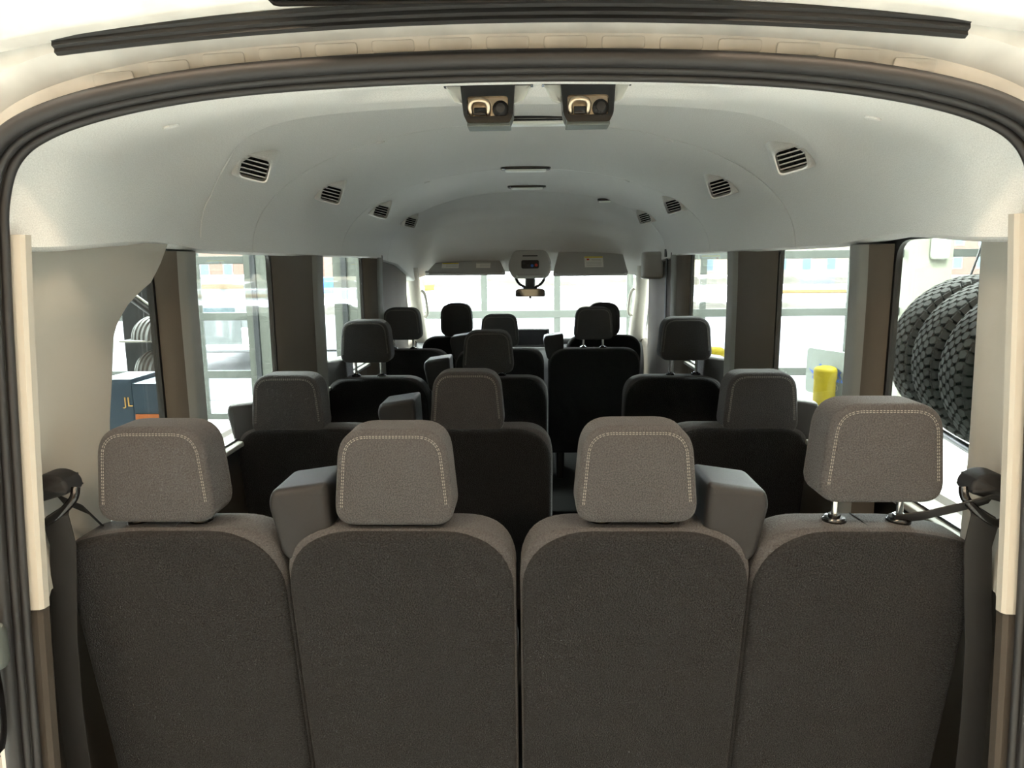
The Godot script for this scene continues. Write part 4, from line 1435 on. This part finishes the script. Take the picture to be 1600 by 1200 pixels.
	part("small_lettering", lettering("TIRE & AUTO CENTER", 0.038, 0.003), M.blue_mark, sg, Vector3(0.06, 0.975, 0.022))
	var rn := part("runner_mark", finish(pillow(round_poly([Vector2(-0.45, 1.05), Vector2(-0.39, 1.03), Vector2(-0.35, 1.045), Vector2(-0.335, 1.075), Vector2(-0.315, 1.06), Vector2(-0.335, 1.02), Vector2(-0.36, 0.985), Vector2(-0.385, 0.95), Vector2(-0.40, 0.96), Vector2(-0.385, 0.995), Vector2(-0.41, 1.015)], [0.004], 2), 0.02, 0.024, 0.0005, 0.0005, 0, 0, -1, 1, 1), 30), M.sign_blue, sg)
	part("runner_head", finish(moved(t_lathe([[0, 0], [0.016, 0], [0.016, 0.003], [0, 0.003]], 14), Transform3D(Basis(Vector3(1, 0, 0), PI / 2), Vector3(-0.30, 1.095, 0.021))), 30), M.sign_blue, sg)
	part("round_mark", finish(moved(t_lathe([[0.028, 0.0], [0.036, 0.0], [0.036, 0.003], [0.028, 0.003], [0.028, 0]], 20), Transform3D(Basis(Vector3(1, 0, 0), PI / 2), Vector3(-0.10, 0.905, 0.021))), 30), M.sign_pale, sg)
	part("triangle_mark", finish(pillow(PackedVector2Array([Vector2(-0.115, 0.896), Vector2(-0.085, 0.896), Vector2(-0.10, 0.922)]), 0.02, 0.0235, 0.0003, 0.0003, 0, 0, -1, 1, 1), 30), M.sign_pale, sg)
	for i in 2:
		var q: Vector3 = BOLL[i]
		var o := thing("bollard", "yellow safety bollard %s the grey floor sign" % ["before the left half of", "before the right half of"][i], "bollard", q, 0.0, "yellow bollards")
		part("sleeve", finish(t_lathe([[0, 0], [0.097, 0], [0.097, 0.99], [0.104, 1.0], [0.104, 1.075], [0.0, 1.075]], 28), 35), M.bollard_yellow, o)
		part("cap", finish(t_lathe([[0, 1.074], [0.104, 1.074], [0.101, 1.092], [0.085, 1.108], [0.05, 1.120], [0, 1.125]], 28), 50), M.bollard_yellow, o)
	var o3 := thing("bollard", "yellow safety bollard low behind the right window nearest the front", "bollard", Vector3(2.15, 0, -7.1), 0.0, "yellow bollards")
	part("sleeve", finish(t_lathe([[0, 0], [0.097, 0], [0.097, 0.99], [0.104, 1.0], [0.104, 1.075], [0.0, 1.075]], 28), 35), M.bollard_yellow, o3)
	part("cap", finish(t_lathe([[0, 1.074], [0.104, 1.074], [0.101, 1.092], [0.085, 1.108], [0.05, 1.120], [0, 1.125]], 28), 50), M.bollard_yellow, o3)
	# striped pole left of the van
	var po := thing("striped_pole", "slanting pole with amber bands behind the left middle window", "pole", Vector3(-3.50, 0, -6.2))
	for k in 8:
		var a := Vector3(-0.02, 1.34, 0).lerp(Vector3(0.05, 0.0, 0), k / 8.0)
		var b := Vector3(-0.02, 1.34, 0).lerp(Vector3(0.05, 0.0, 0), (k + 1) / 8.0)
		part("band", finish(t_tube(PackedVector3Array([a, b]), 0.028, 10), 50), M.amber if k % 3 == 2 else M.rack_steel, po)

func build_outdoors() -> void:
	var g := struct("ground_snow", "snow-covered ground outside the bay")
	part("snow", finish(t_box(Vector3(0, -0.10, -88.6), Vector3(260, 0.1, 160)), 30), M.snow, g)
	part("apron", finish(t_box(Vector3(0, -0.048, -20.0), Vector3(200, 0.02, 20)), 30), M.wet_road, g)
	part("road", finish(t_box(Vector3(0, -0.046, -52), Vector3(240, 0.02, 18)), 30), M.wet_road, g)
	for s in [-1, 1]:
		var kb := thing("kerb_strip", "long tan kerb along the snowy road, seen through the %s windows" % ["left" if s < 0 else "right"], "kerb", Vector3(s * 52.0, -0.04, -46), 0.0, "kerbs along the road")
		part("kerb", finish(t_box(Vector3(0, 0.12, 0), Vector3(78, 0.24, 0.5), 0.05), 40), M.road_line, kb)
	var nz := noise(0.25, 3, FastNoiseLite.TYPE_SIMPLEX, 77)
	for q in [[-31.0, 0.42, "near"], [-66.0, 0.9, "far"]]:
		var rows := []
		for i in 9:
			var r := PackedVector3Array()
			for k in 161:
				var x := -80.0 + k
				var f := i / 8.0
				var h: float = q[1] * sin(PI * f) * (0.55 + 0.6 * nz.get_noise_2d(x * 2.0, q[0] + i))
				r.append(Vector3(x, maxf(h, 0.0) - 0.05, q[0] + (f - 0.5) * -4.0))
			rows.append(r)
		var bk := thing("snow_bank", "low bank of dead grass and snow on the %s side of the road" % q[2], "bank")
		part("bank", finish(t_sheet(rows), 60, Vector3(0, 20, q[0])), M.dead_grass if q[2] == "near" else M.dead_grass, bk)
	# far buildings with windows
	var spec := [[34.0, -96.0, 26.0, 9.0, M.cream_siding, "cream house far behind the road, seen through the right windows"], [62.0, -99.0, 22.0, 8.0, M.brick, "brick house far behind the road, right of the cream house"], [-42.0, -96.0, 30.0, 9.0, M.brick, "brick house far behind the road, seen through the left windows"]]
	for q in spec:
		var o := thing("house", q[5], "building", Vector3(q[0], -0.05, q[1]))
		part("wall", finish(t_box(Vector3(0, q[3] / 2, 0), Vector3(q[2], q[3], 8.0)), 30), q[4], o)
		part("roof", finish(moved(pillow(PackedVector2Array([Vector2(-4.6, 0), Vector2(4.6, 0), Vector2(0, 2.4)]), -q[2] / 2 - 0.4, q[2] / 2 + 0.4, 0.01, 0.01, 0, 0, -1, 1, 1), Transform3D(Basis(Vector3(0, 1, 0), PI / 2), Vector3(0, q[3], 0))), 30), M.snow, o)
		var k: float = -q[2] / 2 + 1.8
		while k < q[2] / 2 - 1.0:
			for y in [1.6, 4.6]:
				var w := part("window", finish(t_box(Vector3(k, y, 4.02), Vector3(1.3, 1.6, 0.10), 0.02), 30), M.truck_white, o)
				part("pane", finish(t_box(Vector3(k, y, 4.08), Vector3(1.05, 1.35, 0.02)), 30), M.far_glass, w)
			k += 3.1
	# white pickup parked outside on the left, seen from behind
	var t := thing("pickup_truck", "white pickup truck with a bed cap parked outside the left glazed door", "truck", Vector3(-6.55, 0, -13.2), 0.06)
	part("bed", finish(t_box(Vector3(0, 0.80, -1.2), Vector3(1.95, 0.62, 2.6), 0.06), 40), M.truck_white, t)
	part("tailgate", finish(pillow(rrect(1.62, 0.58, 0.05, 5), 0.0, 0.05, 0.01, 0.015, 0, 0, -1, 1, 3), 40), M.truck_grey, t, Vector3(-0.12, 0.76, 0.08))
	part("plate_panel", finish(t_box(Vector3(0.80, 0.62, 0.13), Vector3(0.22, 0.46, 0.02), 0.01), 40), M.paper, t)
	part("lettering", lettering("US", 0.17, 0.006), M.truck_grey, t, Vector3(0.80, 0.56, 0.145))
	part("bumper", finish(t_box(Vector3(0, 0.44, 0.12), Vector3(1.95, 0.18, 0.18), 0.05), 40), M.chrome, t)
	part("cap", finish(moved(pillow(round_poly([Vector2(-0.95, 1.08), Vector2(0.95, 1.08), Vector2(0.80, 1.88), Vector2(-0.80, 1.88)], [0.02, 0.02, 0.12, 0.12], 5), -2.4, 0.02, 0.03, 0.03, 0, 0, -1, 1, 3), Transform3D()), 45), M.truck_white, t)
	part("cap_stripe", finish(t_box(Vector3(0, 1.68, 0.03), Vector3(1.52, 0.10, 0.02), 0.005), 40), M.truck_stripe, t)
	part("rear_window", finish(pillow(rrect(1.35, 0.16, 0.05, 5), 0.02, 0.035, 0.002, 0.004, 0, 0, -1, 1, 2), 40), M.far_glass, t, Vector3(-0.12, 1.17, 0))
	part("cab", finish(moved(pillow(round_poly([Vector2(-0.95, 0.6), Vector2(0.95, 0.6), Vector2(0.95, 1.1), Vector2(0.78, 1.86), Vector2(-0.78, 1.86), Vector2(-0.95, 1.1)], [0.05, 0.05, 0.06, 0.15, 0.15, 0.06], 5), -4.3, -2.45, 0.2, 0.03, 0, 0, -1, 1, 3), Transform3D()), 45), M.truck_white, t)
	part("hood", finish(t_box(Vector3(0, 0.82, -4.9), Vector3(1.9, 0.6, 1.3), 0.12), 40), M.truck_white, t)
	for x in [-0.82, 0.82]:
		part("tail_lamp", finish(t_box(Vector3(x * 1.12, 0.95, 0.10), Vector3(0.10, 0.30, 0.05), 0.02), 40), M.red_mark, t)
		for z in [-0.9, -4.6]:
			part("wheel", finish(moved(t_lathe([[0, -0.12], [0.33, -0.12], [0.38, -0.08], [0.38, 0.08], [0.33, 0.12], [0, 0.12]], 24), Transform3D(Basis(Vector3(0, 0, 1), PI / 2), Vector3(x, 0.38, z))), 40), M.tyre, t)
	# blue canopy board outside on the left
	var bl := thing("blue_board", "blue fascia board on posts outside, seen through the left front window", "board", Vector3(-4.22, 0, -14.0), 0.5)
	part("board", finish(t_box(Vector3(0, 1.66, 0), Vector3(0.75, 0.34, 0.10), 0.01), 40), M.canopy_blue, bl)
	for x in [-0.3, 0.3]:
		part("post", finish(t_tube(PackedVector3Array([Vector3(x, -0.05, 0), Vector3(x, 1.5, 0)]), 0.03, 8), 50), M.aluminium, bl)
